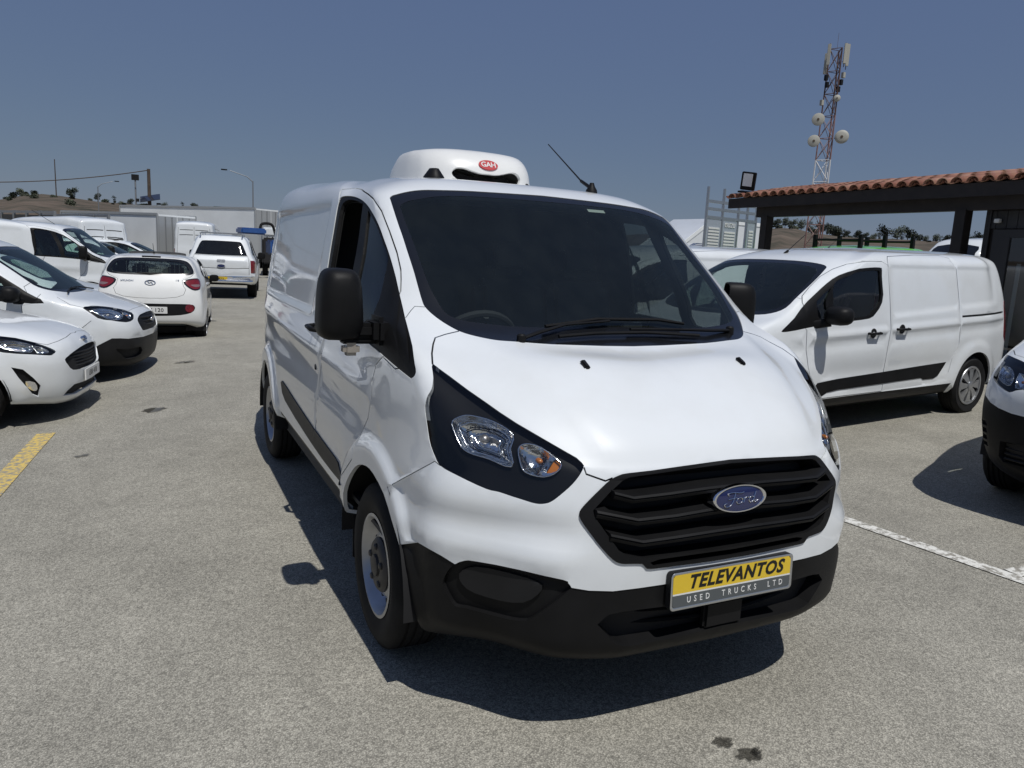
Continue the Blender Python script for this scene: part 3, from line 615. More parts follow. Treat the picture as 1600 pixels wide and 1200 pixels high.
# ---------------------------------------------------------------- control net of the large panel van (metres, nose at y=0, half body)
def van_net(L=4.97, dz=0.0):
    e = L-4.97
    SY = [.97, 1.5, 2.2, 3.2, 4.1]
    F = [ # front columns c0..c4 (x,y,z)
     [(0,.16,.275),(.35,.17,.275),(.57,.23,.27),(.73,.39,.275),(.885,.53,.26)],
     [(0,.05,.295),(.35,.06,.295),(.57,.12,.30),(.74,.30,.30),(.91,.48,.30)],
     [(0,-.005,.37),(.35,.005,.37),(.59,.06,.37),(.77,.24,.375),(.935,.44,.38)],
     [(0,-.012,.50),(.35,.0,.50),(.59,.05,.505),(.785,.23,.51),(.948,.43,.52)],
     [(0,-.012,.63),(.356,.003,.64),(.59,.055,.645),(.79,.225,.65),(.955,.43,.66)],
     [(0,.0,.80),(.35,.02,.80),(.56,.075,.80),(.775,.225,.80),(.945,.435,.81)],
     [(0,.03,.925),(.32,.045,.925),(.53,.105,.925),(.745,.265,.93),(.922,.475,.95)],
     [(0,.075,.985),(.33,.09,.985),(.55,.155,.985),(.75,.31,1.0),(.92,.52,1.04)],
     [(0,.20,1.085),(.35,.212,1.09),(.58,.27,1.085),(.775,.41,1.09),(.925,.60,1.135)],
     [(0,.41,1.20),(.355,.425,1.215),(.6,.47,1.20),(.79,.57,1.195),(.918,.72,1.245)],
     [(0,.66,1.255),(.35,.68,1.27),(.6,.755,1.30),(.79,.87,1.335),(.90,.985,1.355)],
     [(0,.945,1.48),(.35,.955,1.485),(.61,1.015,1.50),(.786,1.10,1.517),(.872,1.19,1.505)],
     [(0,1.235,1.70),(.35,1.245,1.702),(.60,1.295,1.702),(.777,1.345,1.70),(.848,1.43,1.685)],
     [(0,1.525,1.905),(.34,1.53,1.902),(.59,1.545,1.89),(.757,1.57,1.86),(.815,1.65,1.845)],
     [(0,1.71,1.962),(.32,1.715,1.96),(.55,1.735,1.95),(.685,1.79,1.927),(.75,1.89,1.91)],
     [(0,2.05,1.99),(.28,2.05,1.989),(.45,2.07,1.984),(.55,2.12,1.979),(.61,2.25,1.975)],
     [(0,2.5,2.006),(.18,2.5,2.005),(.26,2.52,2.004),(.31,2.55,2.003),(.33,2.6,2.003)],
     [(0,2.8,2.014),(0,2.82,2.014),(0,2.85,2.014),(0,2.88,2.014),(0,2.9,2.014)],
    ]
    # side: z and half width amidships
    S = [(.40,.90),(.415,.955),(.46,.975),(.55,.988),(.66,.99),(.80,.99),(.93,.987),(1.03,.984),(1.12,.980),(1.225,.972),(1.33,.956),(1.49,.930),(1.67,.897),(1.84,.862),(1.925,.815),(1.985,.66),(2.015,.36),(2.028,0)]
    wy = [.985, 1.0, 1.0, .998, .975]
    UY = {10: (1.17,1.6,2.2), 11: (1.40,1.75,2.25), 12: (1.66,1.95,2.35), 13: (1.92,2.15,2.5), 14: (2.12,2.3,2.6), 15: (2.42,2.58,2.8), 16: (2.75,2.9,3.05), 17: (3.0,3.1,3.2)}
    RZ = [-.02, -.003, .012, .027, .06]
    net = []
    for r in range(18):
        z, w = S[r]; row = list(F[r]); up = max(0, min(1, (z-1.4)/.45))
        for k, y in enumerate(SY):
            yy = UY[r][k] if r in UY and k < 3 else y + (max(0, r-13)*.05 if k == 3 else 0)
            if r >= 14 and k == 4: yy = [4.05,3.95,3.8,3.6][r-14]
            row.append((w*wy[k]*(.985 if k == 0 and r > 10 else 1), yy+e*(k >= 3)*(k-2)/2., z + up*RZ[k]))
        t = max(0, (z-1.0)); ri = -.06*t if z > 1 else 0
        wr = w*.905
        yr = 4.97+ri*1.6
        if r < 2: yr -= .05
        if r <= 13:
            zz = z+up*.06; row += [(wr, yr-.28, zz), (wr*.955, yr-.07, zz), (wr*.75, yr-.012, zz), (0, yr, zz)]
        elif r == 14: row += [(.715,4.56,1.955), (.67,4.75,1.945), (.5,4.81,1.955), (0,4.83,1.975)]
        elif r == 15: row += [(.56,4.40,2.02), (.50,4.57,2.015), (.35,4.63,2.02), (0,4.65,2.03)]
        elif r == 16: row += [(.29,4.1,2.05), (.25,4.2,2.05), (.18,4.26,2.05), (0,4.28,2.052)]
        else: row += [(0,3.8,2.062), (0,3.9,2.062), (0,4.0,2.062), (0,4.05,2.062)]
        row[-4:] = [(x, y+e, zz) for x, y, zz in row[-4:]]
        net.append([(x, y, zz+(dz if r > 10 else 0)) for x, y, zz in row])
    return net
def van_disp(P):
    P = P.copy(); x, y, z = P[:, 0], P[:, 1], P[:, 2]
    side = sstep(.80, .93, x)*sstep(.30, .5, y)
    # wheel arch flares
    for yc in (.97, 3.903):
        r = np.hypot(y-yc, z-.335)
        P[:, 0] += side*.024*sstep(.545, .485, r)*sstep(1.0, .9, z)
    # shoulder crease rising to the tail, scooped flank above the sill
    zc = 1.03+.055*(y-1.0)*.5
    P[:, 0] += side*(.010*np.exp(-((z-zc)/.045)**2) - .012*np.exp(-((z-zc+.13)/.08)**2))*sstep(.9, 1.3, y)*sstep(4.7, 4.2, y)
    P[:, 0] += side*(-.014*np.exp(-((z-.62)/.12)**2))*sstep(1.35, 1.6, y)*sstep(3.5, 3.2, y)
    # bonnet: raised centre between two soft creases
    t = x-(.46+.36*(y-.1)); b = sstep(.955, 1.0, z)*sstep(.86, .70, y)*sstep(1.34, 1.26, z)
    P[:, 2] += b*.013*sstep(.035, -.03, t)-b*.006*np.exp(-((t-.09)/.05)**2)
    # bumper cheek: hollow under the lamp, lip above the fog recess
    c = sstep(.50, .64, x)*sstep(.72, .5, y); d = -.018*np.exp(-((z-.745)/.05)**2)+.007*np.exp(-((z-.668)/.024)**2)
    P[:, 0] += c*d*.5; P[:, 1] -= c*d*.8
    # recessed load-bay panel
    m = sstep(2.26, 2.33, y)*sstep(4.62, 4.5, y)*sstep(1.225, 1.275, z)*sstep(1.86, 1.79, z)
    P[:, 0] -= m*.014*sstep(.7, .85, x)
    return P
# ---------------------------------------------------------------- the large panel van
VF = {
 'ws_top': [(0.0,1.516,1.900),(.304,1.511,1.894),(.502,1.519,1.886),(.593,1.528,1.881),(.652,1.533,1.873),(.702,1.534,1.861),(.739,1.533,1.849),(.757,1.533,1.842),(.770,1.524,1.832),(.772,1.508,1.822)],
 'ws_left': [(.775,1.435,1.769),(.779,1.306,1.672),(.783,1.210,1.600),(.786,1.119,1.531),(.790,1.042,1.468),(.792,.972,1.408),(.789,.944,1.388),(.774,.906,1.365),(.745,.854,1.337),(.704,.796,1.310)],
 'ws_bot': [(.704,.796,1.310),(.671,.760,1.296),(.624,.721,1.283),(.578,.699,1.276),(.507,.685,1.272),(.370,.665,1.264),(.148,.662,1.257),(0,.660,1.255)],
 'ws_in': [(0,1.462,1.870),(.2,1.464,1.869),(.442,1.471,1.864),(.556,1.476,1.854),(.634,1.472,1.838),(.694,1.471,1.824),(.725,1.464,1.810),(.741,1.454,1.797),(.744,1.440,1.785),(.745,1.350,1.715),(.746,1.228,1.627),(.750,1.115,1.544),(.749,1.021,1.470),(.738,.956,1.418),(.727,.907,1.381),(.706,.875,1.361),(.655,.841,1.348),(.516,.795,1.335),(.420,.777,1.331),(.210,.774,1.332),(0,.775,1.334)],
 'win': [(.931,2.075,1.485),(.908,2.096,1.616),(.878,2.121,1.773),(.864,2.130,1.829),(.851,2.126,1.856),(.833,2.066,1.861),(.823,1.970,1.854),(.825,1.837,1.836),(.831,1.701,1.808),(.837,1.586,1.772),(.842,1.452,1.713),(.844,1.335,1.638),(.847,1.229,1.565),(.857,1.086,1.457),(.874,.921,1.339),(.916,.687,1.230),(.922,.640,1.183),(.932,.659,1.159),(.938,.699,1.162),(.958,.934,1.200),(.967,1.242,1.232),(.965,1.6,1.25),(.96,2.0,1.262),(.958,2.05,1.30)],
 'hl': [(.866,.628,1.213),(.830,.566,1.181),(.789,.487,1.143),(.749,.411,1.110),(.723,.363,1.088),(.686,.305,1.061),(.628,.231,1.026),(.576,.175,.995),(.546,.147,.977),(.534,.131,.963),(.531,.123,.955),(.543,.116,.937),(.571,.116,.903),(.608,.123,.869),(.634,.130,.848),(.653,.139,.839),(.678,.156,.836),(.716,.190,.844),(.767,.240,.856),(.799,.270,.860),(.869,.348,.888),(.907,.408,.907),(.916,.442,.931),(.921,.489,.979),(.921,.536,1.062),(.914,.546,1.106),(.895,.551,1.138),(.880,.578,1.174)],
 'gr_out': [(0,.048,.956),(.082,.048,.953),(.196,.049,.949),(.321,.053,.943),(.403,.065,.938),(.431,.071,.932),(.459,.076,.918),(.487,.078,.895),(.530,.080,.857),(.555,.082,.831),(.562,.080,.816),(.558,.073,.796),(.533,.056,.758),(.496,.034,.708),(.465,.021,.675),(.444,.016,.663),(.422,.011,.659),(.365,.004,.654),(.349,.003,.640),(.328,.001,.633),(.204,-.006,.632),(.092,-.010,.631),(0,-.012,.632)],
 'gr_in': [(0,.043,.944),(.085,.042,.942),(.201,.044,.938),(.322,.050,.932),(.398,.061,.926),(.422,.065,.915),(.465,.067,.880),(.520,.070,.826),(.517,.064,.808),(.480,.038,.752),(.446,.020,.704),(.423,.014,.689),(.354,.004,.672),(.224,-.003,.670),(.095,-.009,.670),(0,-.011,.670)],
 'slot': [(0,.0,.662),(.30,0,.662),(.335,0,.655),(.318,0,.641),(.2,0,.640),(0,0,.640)],
 'fog': [(.882,.313,.597),(.857,.288,.617),(.828,.261,.621),(.725,.158,.621),(.614,.064,.610),(.600,.056,.600),(.590,.052,.586),(.595,.054,.577),(.644,.082,.521),(.690,.129,.458),(.706,.149,.445),(.735,.184,.437),(.790,.245,.437),(.846,.296,.443),(.873,.321,.443),(.891,.335,.472),(.906,.347,.505),(.909,.348,.523),(.900,.334,.564)],
 'fogin': [(.845,.28,.590),(.80,.23,.598),(.70,.14,.592),(.665,.11,.575),(.675,.115,.545),(.71,.15,.505),(.76,.21,.492),(.83,.27,.500),(.862,.30,.525),(.868,.31,.56)],
 'intake': [(0,-.012,.492),(.257,-.004,.490),(.424,.007,.494),(.468,.015,.487),(.500,.023,.456),(.474,.019,.425),(.430,.013,.379),(.400,.009,.369),(.371,.007,.366),(.241,.001,.367),(.084,-.004,.372),(0,-.005,.375)],
 'mould': [(.980,3.196,.711),(.978,2.766,.674),(.976,2.177,.630),(.976,1.638,.609),(.978,1.549,.590),(1.008,1.38,.551),(.981,1.672,.526),(.980,2.245,.540),(.974,3.112,.594),(.976,3.244,.659)],
 'arch': [(1.004,1.395,.36),(1.004,1.38,.45),(1.004,1.34,.53),(1.004,1.27,.61),(1.004,1.183,.68),(1.003,1.10,.725),(.998,.991,.750),(.995,.895,.746),(.992,.762,.708),(.989,.661,.638),(.983,.582,.573),(.974,.532,.512),(.960,.493,.413),(.939,.493,.320)],
 'refl': [(.867,.438,1.045),(.841,.438,1.07),(.802,.42,1.079),(.746,.361,1.067),(.705,.296,1.035),(.722,.278,.989),(.727,.252,.936),(.785,.311,.952),(.837,.361,.964),(.857,.394,.99)],
 'ind': [(.700,.262,.99),(.680,.255,1.012),(.636,.221,1.006),(.592,.166,.968),(.610,.155,.938),(.645,.172,.918),(.693,.216,.925),(.702,.238,.949)],
 'amb': [(.606,.18,.975),(.592,.166,.965),(.612,.157,.940),(.640,.170,.930),(.632,.175,.944)],
}
def van_parts(par, h=.045, full=True, net=None, disp=van_disp):
    S = Surf(net or van_net(), disp); f3 = lambda k, **q: S.find(VF[k], **q)
    sd = (S.U[4]-.15, S.U[9]+.2); UL = lambda: sd
    lo = (0, S.U[6])
    ws = ext0(np.concatenate([smooth_line(f3('ws_top'), 3), smooth_line(f3('ws_left'), 3)[1:], smooth_line(f3('ws_bot'), 3)[1:]]))
    wsin = ext0(smooth_line(f3('ws_in'), 3))
    hl = smooth_line(f3('hl'), 3, True)
    arch = f3('arch'); arch = np.concatenate([smooth_line(arch, 2), [[arch[-1][0], -.05], [arch[0][0], -.05]]])
    rarch = arch_poly(S, 3.903, .335, .405, ulim=(S.U[6], S.U[9]))
    win = smooth_line(f3('win', ulim=sd), 3, True)
    sv = lambda pts: S.find(pts, (1, 2), sd)
    holeP = [(2.03,1.30),(2.02,1.49),(2.03,1.617),(2.055,1.747),(2.065,1.82),(2.02,1.842),(1.902,1.832),(1.80,1.815),(1.765,1.805),(1.68,1.66),(1.60,1.505),(1.545,1.33),(1.53,1.275),(1.7,1.283),(1.98,1.288)]
    quart = [(1.645,1.77),(1.60,1.757),(1.46,1.699),(1.336,1.627),(1.244,1.565),(1.213,1.496),(1.169,1.406),(1.165,1.35),(1.18,1.272),(1.43,1.275),(1.47,1.38),(1.515,1.507),(1.59,1.65)]
    door = [(2.215,1.90),(2.08,1.903),(1.95,1.890),(1.859,1.874),(1.74,1.855),(1.621,1.829),(1.485,1.770),(1.349,1.676),(1.231,1.591),(1.147,1.524),(1.105,1.485),(1.06,1.44),(.90,1.30),(.80,1.235),(.72,1.19),(.80,1.17),(.933,1.197),(1.0,1.158),(1.022,1.113),(1.037,1.081),(1.045,.99),(1.082,.924),(1.135,.875),(1.165,.828),(1.185,.783),(1.20,.72),(1.37,.60),(1.45,.475),(1.6,.470),(2.215,.475)]
    dl = sv(door)
    bon_seam = S.find([(.704,.795,1.310),(.759,.791,1.300),(.802,.784,1.289),(.823,.746,1.270),(.849,.685,1.243),(.866,.628,1.213)])
    bfront = S.find([(.531,.121,.953),(.528,.108,.934),(.473,.080,.915),(.45,.075,.924)])
    gro = smooth_line(f3('gr_out', ulim=lo), 2)
    k_t = f3('hl')[:11]
    bonnet = np.concatenate([ext0(f3('gr_out', ulim=lo)[:6], True, False), bfront[::-1][1:], k_t[::-1], bon_seam[::-1], f3('ws_bot')[1:]]); bonnet = ext0(bonnet, False, True)
    bseam = S.find([(.907,.408,.907),(.915,.436,.915),(.945,.55,.845),(.977,.70,.757)])
    bum = np.concatenate([ext0(bfront[:3][::-1], True, False), f3('hl')[10:22], bseam, [[S.find([(.977,.80,.6)])[0][0], -.05], [-.03, -.05]]])
    bum[0] = [-.03, f3('gr_out')[0][1]]
    fend = np.concatenate([bseam[::-1], f3('hl')[21:], bon_seam[::-1][:], f3('ws_left')[::-1][:5], S.find([(.824,.967,1.389),(.872,.932,1.346),(.93,.70,1.20)]), sv([(.80,1.17),(.933,1.197),(1.0,1.158),(1.022,1.113),(1.037,1.081),(1.045,.99),(1.082,.924),(1.135,.875),(1.165,.828),(1.185,.783),(1.20,.72),(1.0,.6)])])
    blk = np.concatenate([[[-.03, S.find([(0,-.012,.577)])[0][1]]], S.find([(.152,-.009,.575),(.279,-.003,.571),(.366,.002,.571),(.458,.015,.569),(.536,.034,.575),(.589,.052,.585),(.72,.15,.61),(.882,.313,.599),(.914,.345,.617),(.945,.395,.629),(.957,.466,.624),(.983,.582,.575)]), [[S.find([(.977,.80,.6)])[0][0], S.find([(.99,.7,.52)])[0][1]], [S.find([(.977,.80,.6)])[0][0], -.05], [-.03, -.05]]])
    gw = .0065
    gaps = [strip(S, np.concatenate([dl, dl[:1]]), gw), strip(S, np.concatenate([bon_seam]), gw), strip(S, bseam, .004), strip(S, S.find([(.872,.932,1.346),(.845,.955,1.372),(.824,.967,1.389),(.79,.945,1.389)]), .004), strip(S, bfront, .006), strip(S, np.concatenate([f3('hl')[:11]]), .006)]
    silltop = sv([(1.42,.475),(2.2,.478),(3.4,.49)]); sill = np.concatenate([silltop, [[silltop[-1][0], -.05], [silltop[0][0], -.05]]])
    R = [Reg('front_bumper', [bum], 'paint'), Reg('fender', [fend], 'paint', mode='split'), Reg('bonnet', [bonnet], 'paint', skirt=.02),
         Reg('door', [dl], 'paint', mode='split'), Reg('panel_gap', gaps, 'gap', off=-.012, skirt=0),
         Reg('sill', [sill], 'trim_grey', off=-.012, mode='split'),
         Reg('bumper_lower', [blk], 'trim', off=-.004, skirt=.062),
         Reg('windscreen_surround', [ws], 'frit', off=-.003, skirt=.02), Reg('windscreen', [wsin], 'windscreen', off=-.004, skirt=0),
         Reg('window_frame', [win], 'trim', off=-.004, mode='split', sub='door')]
    if full:
        R += [Reg('door_window', [smooth_line(sv(holeP), 2, True)], 'side_glass', off=-.018, mode='split', skirt=0, only=1, sub='door')]
    else: R += [Reg('door_window', [smooth_line(sv(holeP), 2, True)], 'side_glass', off=-.018, mode='split', skirt=0, sub='door')]
    R += [Reg('quarter_window', [smooth_line(sv(quart), 2, True)], 'side_glass', off=-.012, mode='split', skirt=0, sub='door'),
         Reg('side_moulding', [smooth_line(sv([p[1:] for p in VF['mould']]), 2, True)], 'trim_grey', off=.006, mode='split', skirt=.016),
         Reg('grille_surround', [ext0(gro)], 'trim', off=.006, skirt=.085), Reg('grille_opening', [ext0(f3('gr_in', ulim=lo)), ext0(f3('slot', ulim=lo))], 'gap', off=-.07, skirt=0),
         Reg('fog_recess', [smooth_line(f3('fog', ulim=lo), 2, True)], 'trim', off=-.022, mode='split', skirt=.002, sub='bumper_lower'),
         Reg('fog_blank', [smooth_line(f3('fogin', ulim=lo), 2, True)], 'trim_grey', off=-.012, mode='split', skirt=.012, sub='bumper_lower'),
         Reg('lower_intake', [ext0(f3('intake', ulim=lo))], 'gap', off=-.06, skirt=0),
         Reg('headlight', [hl], 'lamp_lens', off=-.002, mode='split', skirt=.05, skirt_mat='housing'),
         Reg('wheel_arch', [arch, rarch], 'gap', mode='drop')]
    rg_ = [(yc, .335, [.44, .465, .485, .50, .515, .53, .545, .56, .59], (S.U[4]-.1, S.U[10])) for yc in (.97, 3.903)] if full else None
    out = body(par, S, R, h, rings=rg_, lining=('lining', 2.45, .03, ('windscreen', 'door_window', 'quarter_window', 'headlight', 'grille_opening', 'lower_intake', 'wheel_arch', 'front_bumper', 'bumper_lower', 'bonnet', 'panel_gap', 'fog_recess', 'fog_blank', 'grille_surround', 'fender'), .75))
    # lamp interiors: the same surface, set back behind the lens
    Rl = [Reg('q', [hl], 'housing')]
    lamp_inside(S, hl, [smooth_line(f3('refl', ulim=lo), 3, True)], [smooth_line(f3('ind', ulim=lo), 3, True)], [smooth_line(f3('amb', ulim=lo), 2, True)], out['headlight'])
    return S, out
def lamp_inside(S, hl, refl, ind, amb, lamps, h=.022):
    U0, U1_ = hl[:, 0].min()-.02, hl[:, 0].max()+.02; V0, V1_ = hl[:, 1].min()-.02, hl[:, 1].max()+.02
    u = np.arange(U0, U1_, h); v = np.arange(V0, V1_, h); G = np.stack([q.ravel() for q in np.meshgrid(u, v)], 1)
    polys = [hl]+refl+ind+amb; keep = pip(G, hl)
    for p in polys:
        for A, B in zip(p, np.roll(p, -1, 0)): keep &= seg_dist(G, A, B) > .25*h
    pts = [tuple(p) for p in G[keep]]; ed = []
    for p in polys:
        k = len(pts); n = len(p); pts += [tuple(q) for q in p]; ed += [(k+i, k+(i+1) % n) for i in range(n)]
    R = delaunay_2d_cdt([Vector(p) for p in pts], ed, [], 0, 1e-5, False); UV = np.array([q[:] for q in R[0]]); T = np.array([f for f in R[2] if len(f) == 3]); c = UV[T].mean(1)
    T = T[pip(c, hl)]; c = UV[T].mean(1); P = S(UV[:, 0], UV[:, 1]); N = S.normal(UV[:, 0], UV[:, 1]); N *= np.sign((N*(P-[0, 1.2, .8])).sum(1))[:, None]
    rid = np.zeros(len(T), int)
    for i, g in enumerate((refl, ind, amb)):
        for p in g: rid[pip(c, p)] = i+1
    for i, (nm, mt, off, dish) in enumerate((('lamp_housing', 'housing', -.028, 0), ('main_reflector', 'reflector', -.022, .055), ('indicator', 'reflector', -.022, .03), ('indicator_bulb_cover', 'amber', -.03, 0))):
        f = T[rid == i]
        if not len(f): continue
        idx = np.unique(f); mp = -np.ones(len(P), int); mp[idx] = np.arange(len(idx)); o = np.full(len(idx), off)
        if dish:
            E = np.concatenate([f[:, [0, 1]], f[:, [1, 2]], f[:, [2, 0]]]); ks, ct = np.unique(np.sort(E, 1), axis=0, return_counts=True); bp = np.unique(ks[ct == 1])
            dd = np.array([np.linalg.norm(P[bp]-P[k], axis=1).min() for k in idx]); o = o-dish*(1-(1-dd/dd.max())**2)
        V = P[idx]+N[idx]*o[:, None]; F = mp[f]
        if i in (1, 2):
            for q_, p in enumerate((refl, ind)[i-1]):
                B = S(p[:, 0], p[:, 1])+(lambda n: n*np.sign((n*(S(p[:, 0], p[:, 1])-[0, 1.2, .8])).sum(1))[:, None])(S.normal(p[:, 0], p[:, 1]))*-.019
                for s_, lamp in zip((-1, 1), lamps): MB().tube([tuple(b*[s_, 1, 1]) for b in np.concatenate([B, B[:1]])], .0028, 5, cap=False).build('reflector_rim', 'chrome', lamp, smooth=True)
                if i == 1:
                    ctr = p.mean(0); nn_ = lambda u_: (lambda n: n*np.sign((n*(S(u_[:, 0], u_[:, 1])-[0, 1.2, .8])).sum(1))[:, None])(S.normal(u_[:, 0], u_[:, 1]))
                    for sc_, of_ in ((.80, -.036), (.60, -.052), (.40, -.062)):
                        u_ = ctr+(p-ctr)*sc_; B2 = S(u_[:, 0], u_[:, 1])+nn_(u_)*of_
                        for s_, lamp in zip((-1, 1), lamps): MB().tube([tuple(b*[s_, 1, 1]) for b in np.concatenate([B2, B2[:1]])], .0022 if sc_ > .5 else .004, 5, cap=False).build('reflector_step', 'chrome' if sc_ != .6 else 'gloss_black', lamp, smooth=True)
                c = V.mean(0) if len((refl, ind)[i-1]) == 1 else None
                if c is not None:
                    nv = N[idx].mean(0); nv /= np.linalg.norm(nv); c = c+nv*.012
                    for s_, lamp in zip((-1, 1), lamps):
                        m_ = MB(); k_ = .016 if i == 1 else .010; m_.lathe([(0, -.012), (k_*.7, -.010), (k_, 0), (k_, .012), (k_*.6, .02), (0, .022)], c=(c[0]*s_, c[1], c[2]), axis='y', n=16); m_.build('bulb_shield', 'satin' if i == 1 else 'amber', lamp, smooth=True)
        for s_, lamp in zip((-1, 1), lamps):
            mesh_obj(nm, V*[s_, 1, 1], F if s_ == 1 else F[:, ::-1], mt, lamp)
def wiper(par, pts, blade, name='wiper'):
    m = MB(); m.tube(pts, [.011]*2+[.008]*(len(pts)-2), 8, flat=(1, .7)); m.tube(blade, .0075, 6); m.lathe([(.018, -.02), (.018, .012), (.012, .018), (0, .018)], c=pts[0], axis='z', n=14)
    return m.build(name, 'trim', par)
def mirror_pair(par, fold=0):
    """large door mirrors: housing, arm, clear indicator"""
    for s in (-1, 1):
        o = bpy.data.objects.new('mirror', None); link(o, par); o.empty_display_size = .1
        if s == fold: o.matrix_local = Matrix.Translation((s*.975, 1.10, 0)) @ Matrix.Rotation(s*math.radians(62), 4, 'Z') @ Matrix.Translation((-s*.975, -1.05, 0))
        # head: rounded box, sections across y
        V = []; F = []; n = 28; cx, cz, cy = 1.098, 1.385, 1.05
        def ring(y, kx, kz, e=4.2):
            g = []
            for q in range(n):
                t = 2*math.pi*q/n; c_, s_ = math.cos(t), math.sin(t); a = abs(c_)**(2/e)*(1 if c_ > 0 else -1); b = abs(s_)**(2/e)*(1 if s_ > 0 else -1)
                x = a*.083*kx*(1-.10*b); g.append((s*(cx+x), y-.0*b, cz+b*.138*kz))
            return g
        rings = [ring(cy-.088, .12, .2, 2.4), ring(cy-.086, .38, .48, 2.6), ring(cy-.080, .62, .72, 3), ring(cy-.068, .82, .88, 3.5), ring(cy-.045, .95, .965), ring(cy-.01, 1, 1), ring(cy+.05, 1, 1), ring(cy+.062, .97, .98), ring(cy+.062, .88, .93), ring(cy+.045, .86, .92)]
        V = [v for g in rings for v in g]
        for i in range(len(rings)-1):
            for q in range(n): F.append((i*n+q, i*n+(q+1) % n, (i+1)*n+(q+1) % n, (i+1)*n+q))
        F.append(tuple(range(n))); m = MB().add(V, F); hd = fix_normals(m.build('mirror_housing', 'trim', o, sharp=60))
        k = (len(rings)-1)*n; gm = MB().add([(x, y-.004, z) for x, y, z in rings[-1]], [tuple(range(n))]); gm.build('mirror_glass', 'chrome', hd)
        a = MB()
        for z0, z1, y0, y1, bv in ((1.258, 1.318, cy-.055, cy+.045, .016),) if s == fold else ((1.258, 1.318, cy-.055, cy+.045, .016), (1.236, 1.262, cy-.045, cy+.035, .010)):
            x0, x1 = .935, (1.06 if s == fold else 1.145 if z0 > 1.25 else 1.10)
            a.box((min(s*x0, s*x1), y0, z0), (max(s*x0, s*x1), y1, z1), bev=bv)
        a.build('mirror_arm', 'trim', o, sharp=40)
        b = MB()
        if s != fold: b.box((min(s*.925, s*.985), cy-.10, 1.235), (max(s*.925, s*.985), cy+.06, 1.345), bev=.022)
        else: b.box((min(s*.94, s*.98), cy-.03, 1.26), (max(s*.94, s*.98), cy+.03, 1.33), bev=.015)
        b.build('mirror_foot', 'trim', o, sharp=40)
        i_ = MB(); i_.box((min(s*1.03, s*1.095), cy-.062, 1.192), (max(s*1.03, s*1.095), cy+.0, 1.242), bev=.014); i_.build('mirror_indicator', 'clear_amber', o, sharp=40)
pbr('clear_amber', (.42, .38, .33), .12, coat=1, trans=.4)
def cab_interior(par, lhd=False):
    # dashboard as a loft across x
    m = MB(); prof = [(.80, .95), (.80, 1.255), (.92, 1.275), (1.08, 1.262), (1.17, 1.22), (1.20, 1.12), (1.17, .98), (1.15, .80), (.95, .75)]
    xs = np.linspace(-.84, .84, 15); V = []
    for x in xs:
        for y, z in prof: V.append((x, y+.10*abs(x/.84)**2*.6, z+.03*math.exp(-((x+.42)/.24)**2)*(z > 1.1)-.02*(abs(x) > .8)))
    n = len(prof); F = [(i*n+j, i*n+j+1, (i+1)*n+j+1, (i+1)*n+j) for i in range(14) for j in range(n-1)]
    d = m.add(V, F).build('dashboard', 'dash', par, sharp=40)
    p = MB(); p.box((-.30, .90, 1.278), (.02, 1.06, 1.284), bev=.002); p.build('papers', 'paper', d)
    p = MB(); p.box((.30, 1.18, 1.235), (.42, 1.22, 1.31), bev=.008); p.build('screen_holder', 'gloss_black', d)
    # steering wheel
    c = Vector((-.40, 1.36, 1.19)); nrm = Vector((0, .80, .62)).normalized(); a = Vector((1, 0, 0)); b = nrm.cross(a)
    w = MB(); w.tube([c+(a*math.cos(t)+b*math.sin(t))*.19 for t in np.linspace(0, 2*math.pi, 33)], .016, 8, cap=False)
    for t in (0.1, math.pi-.1, -math.pi/2): w.tube([c-nrm*.02, c-nrm*.015+(a*math.cos(t)+b*math.sin(t))*.185], [.03, .016], 6)
    w.lathe([(.075, -.03), (.07, .0), (.05, .012), (0, .014)], c=c, axis='y', n=18); w.tube([c-nrm*.03, c-nrm*.28], .035, 8); w.build('steering_wheel', 'seat', par)
    for x, wd in ((-.45, .52), (.12, .46), (.58, .46)):
        s = MB(); s.box((x-wd/2, 1.50, .72), (x+wd/2, 2.02, .92), bev=.05)
        xf = Matrix.Translation((0, 1.98, .86)) @ Matrix.Rotation(math.radians(-12), 4, 'X')
        s.box((x-wd/2+.01, -.06, -.02), (x+wd/2-.01, .09, .62), bev=.05, xf=xf); s.box((x-.13, -.04, .64), (x+.13, .06, .84), bev=.045, xf=xf); s.build('seat', 'seat', par, sharp=60)
    k = MB(); k.prism([(-.92,.45),(.92,.45),(.93,1.2),(.87,1.55),(.82,1.80),(.72,1.88),(-.72,1.88),(-.82,1.80),(-.87,1.55),(-.93,1.2)], 2.36, 2.39, lambda a, b, d: (a, d, b)); k.box((-.95, .8, .48), (.95, 2.36, .50)); k.box((-.9, .45, .3), (.9, 4.7, .42)); k.build('bulkhead_and_floor', 'lining', par)
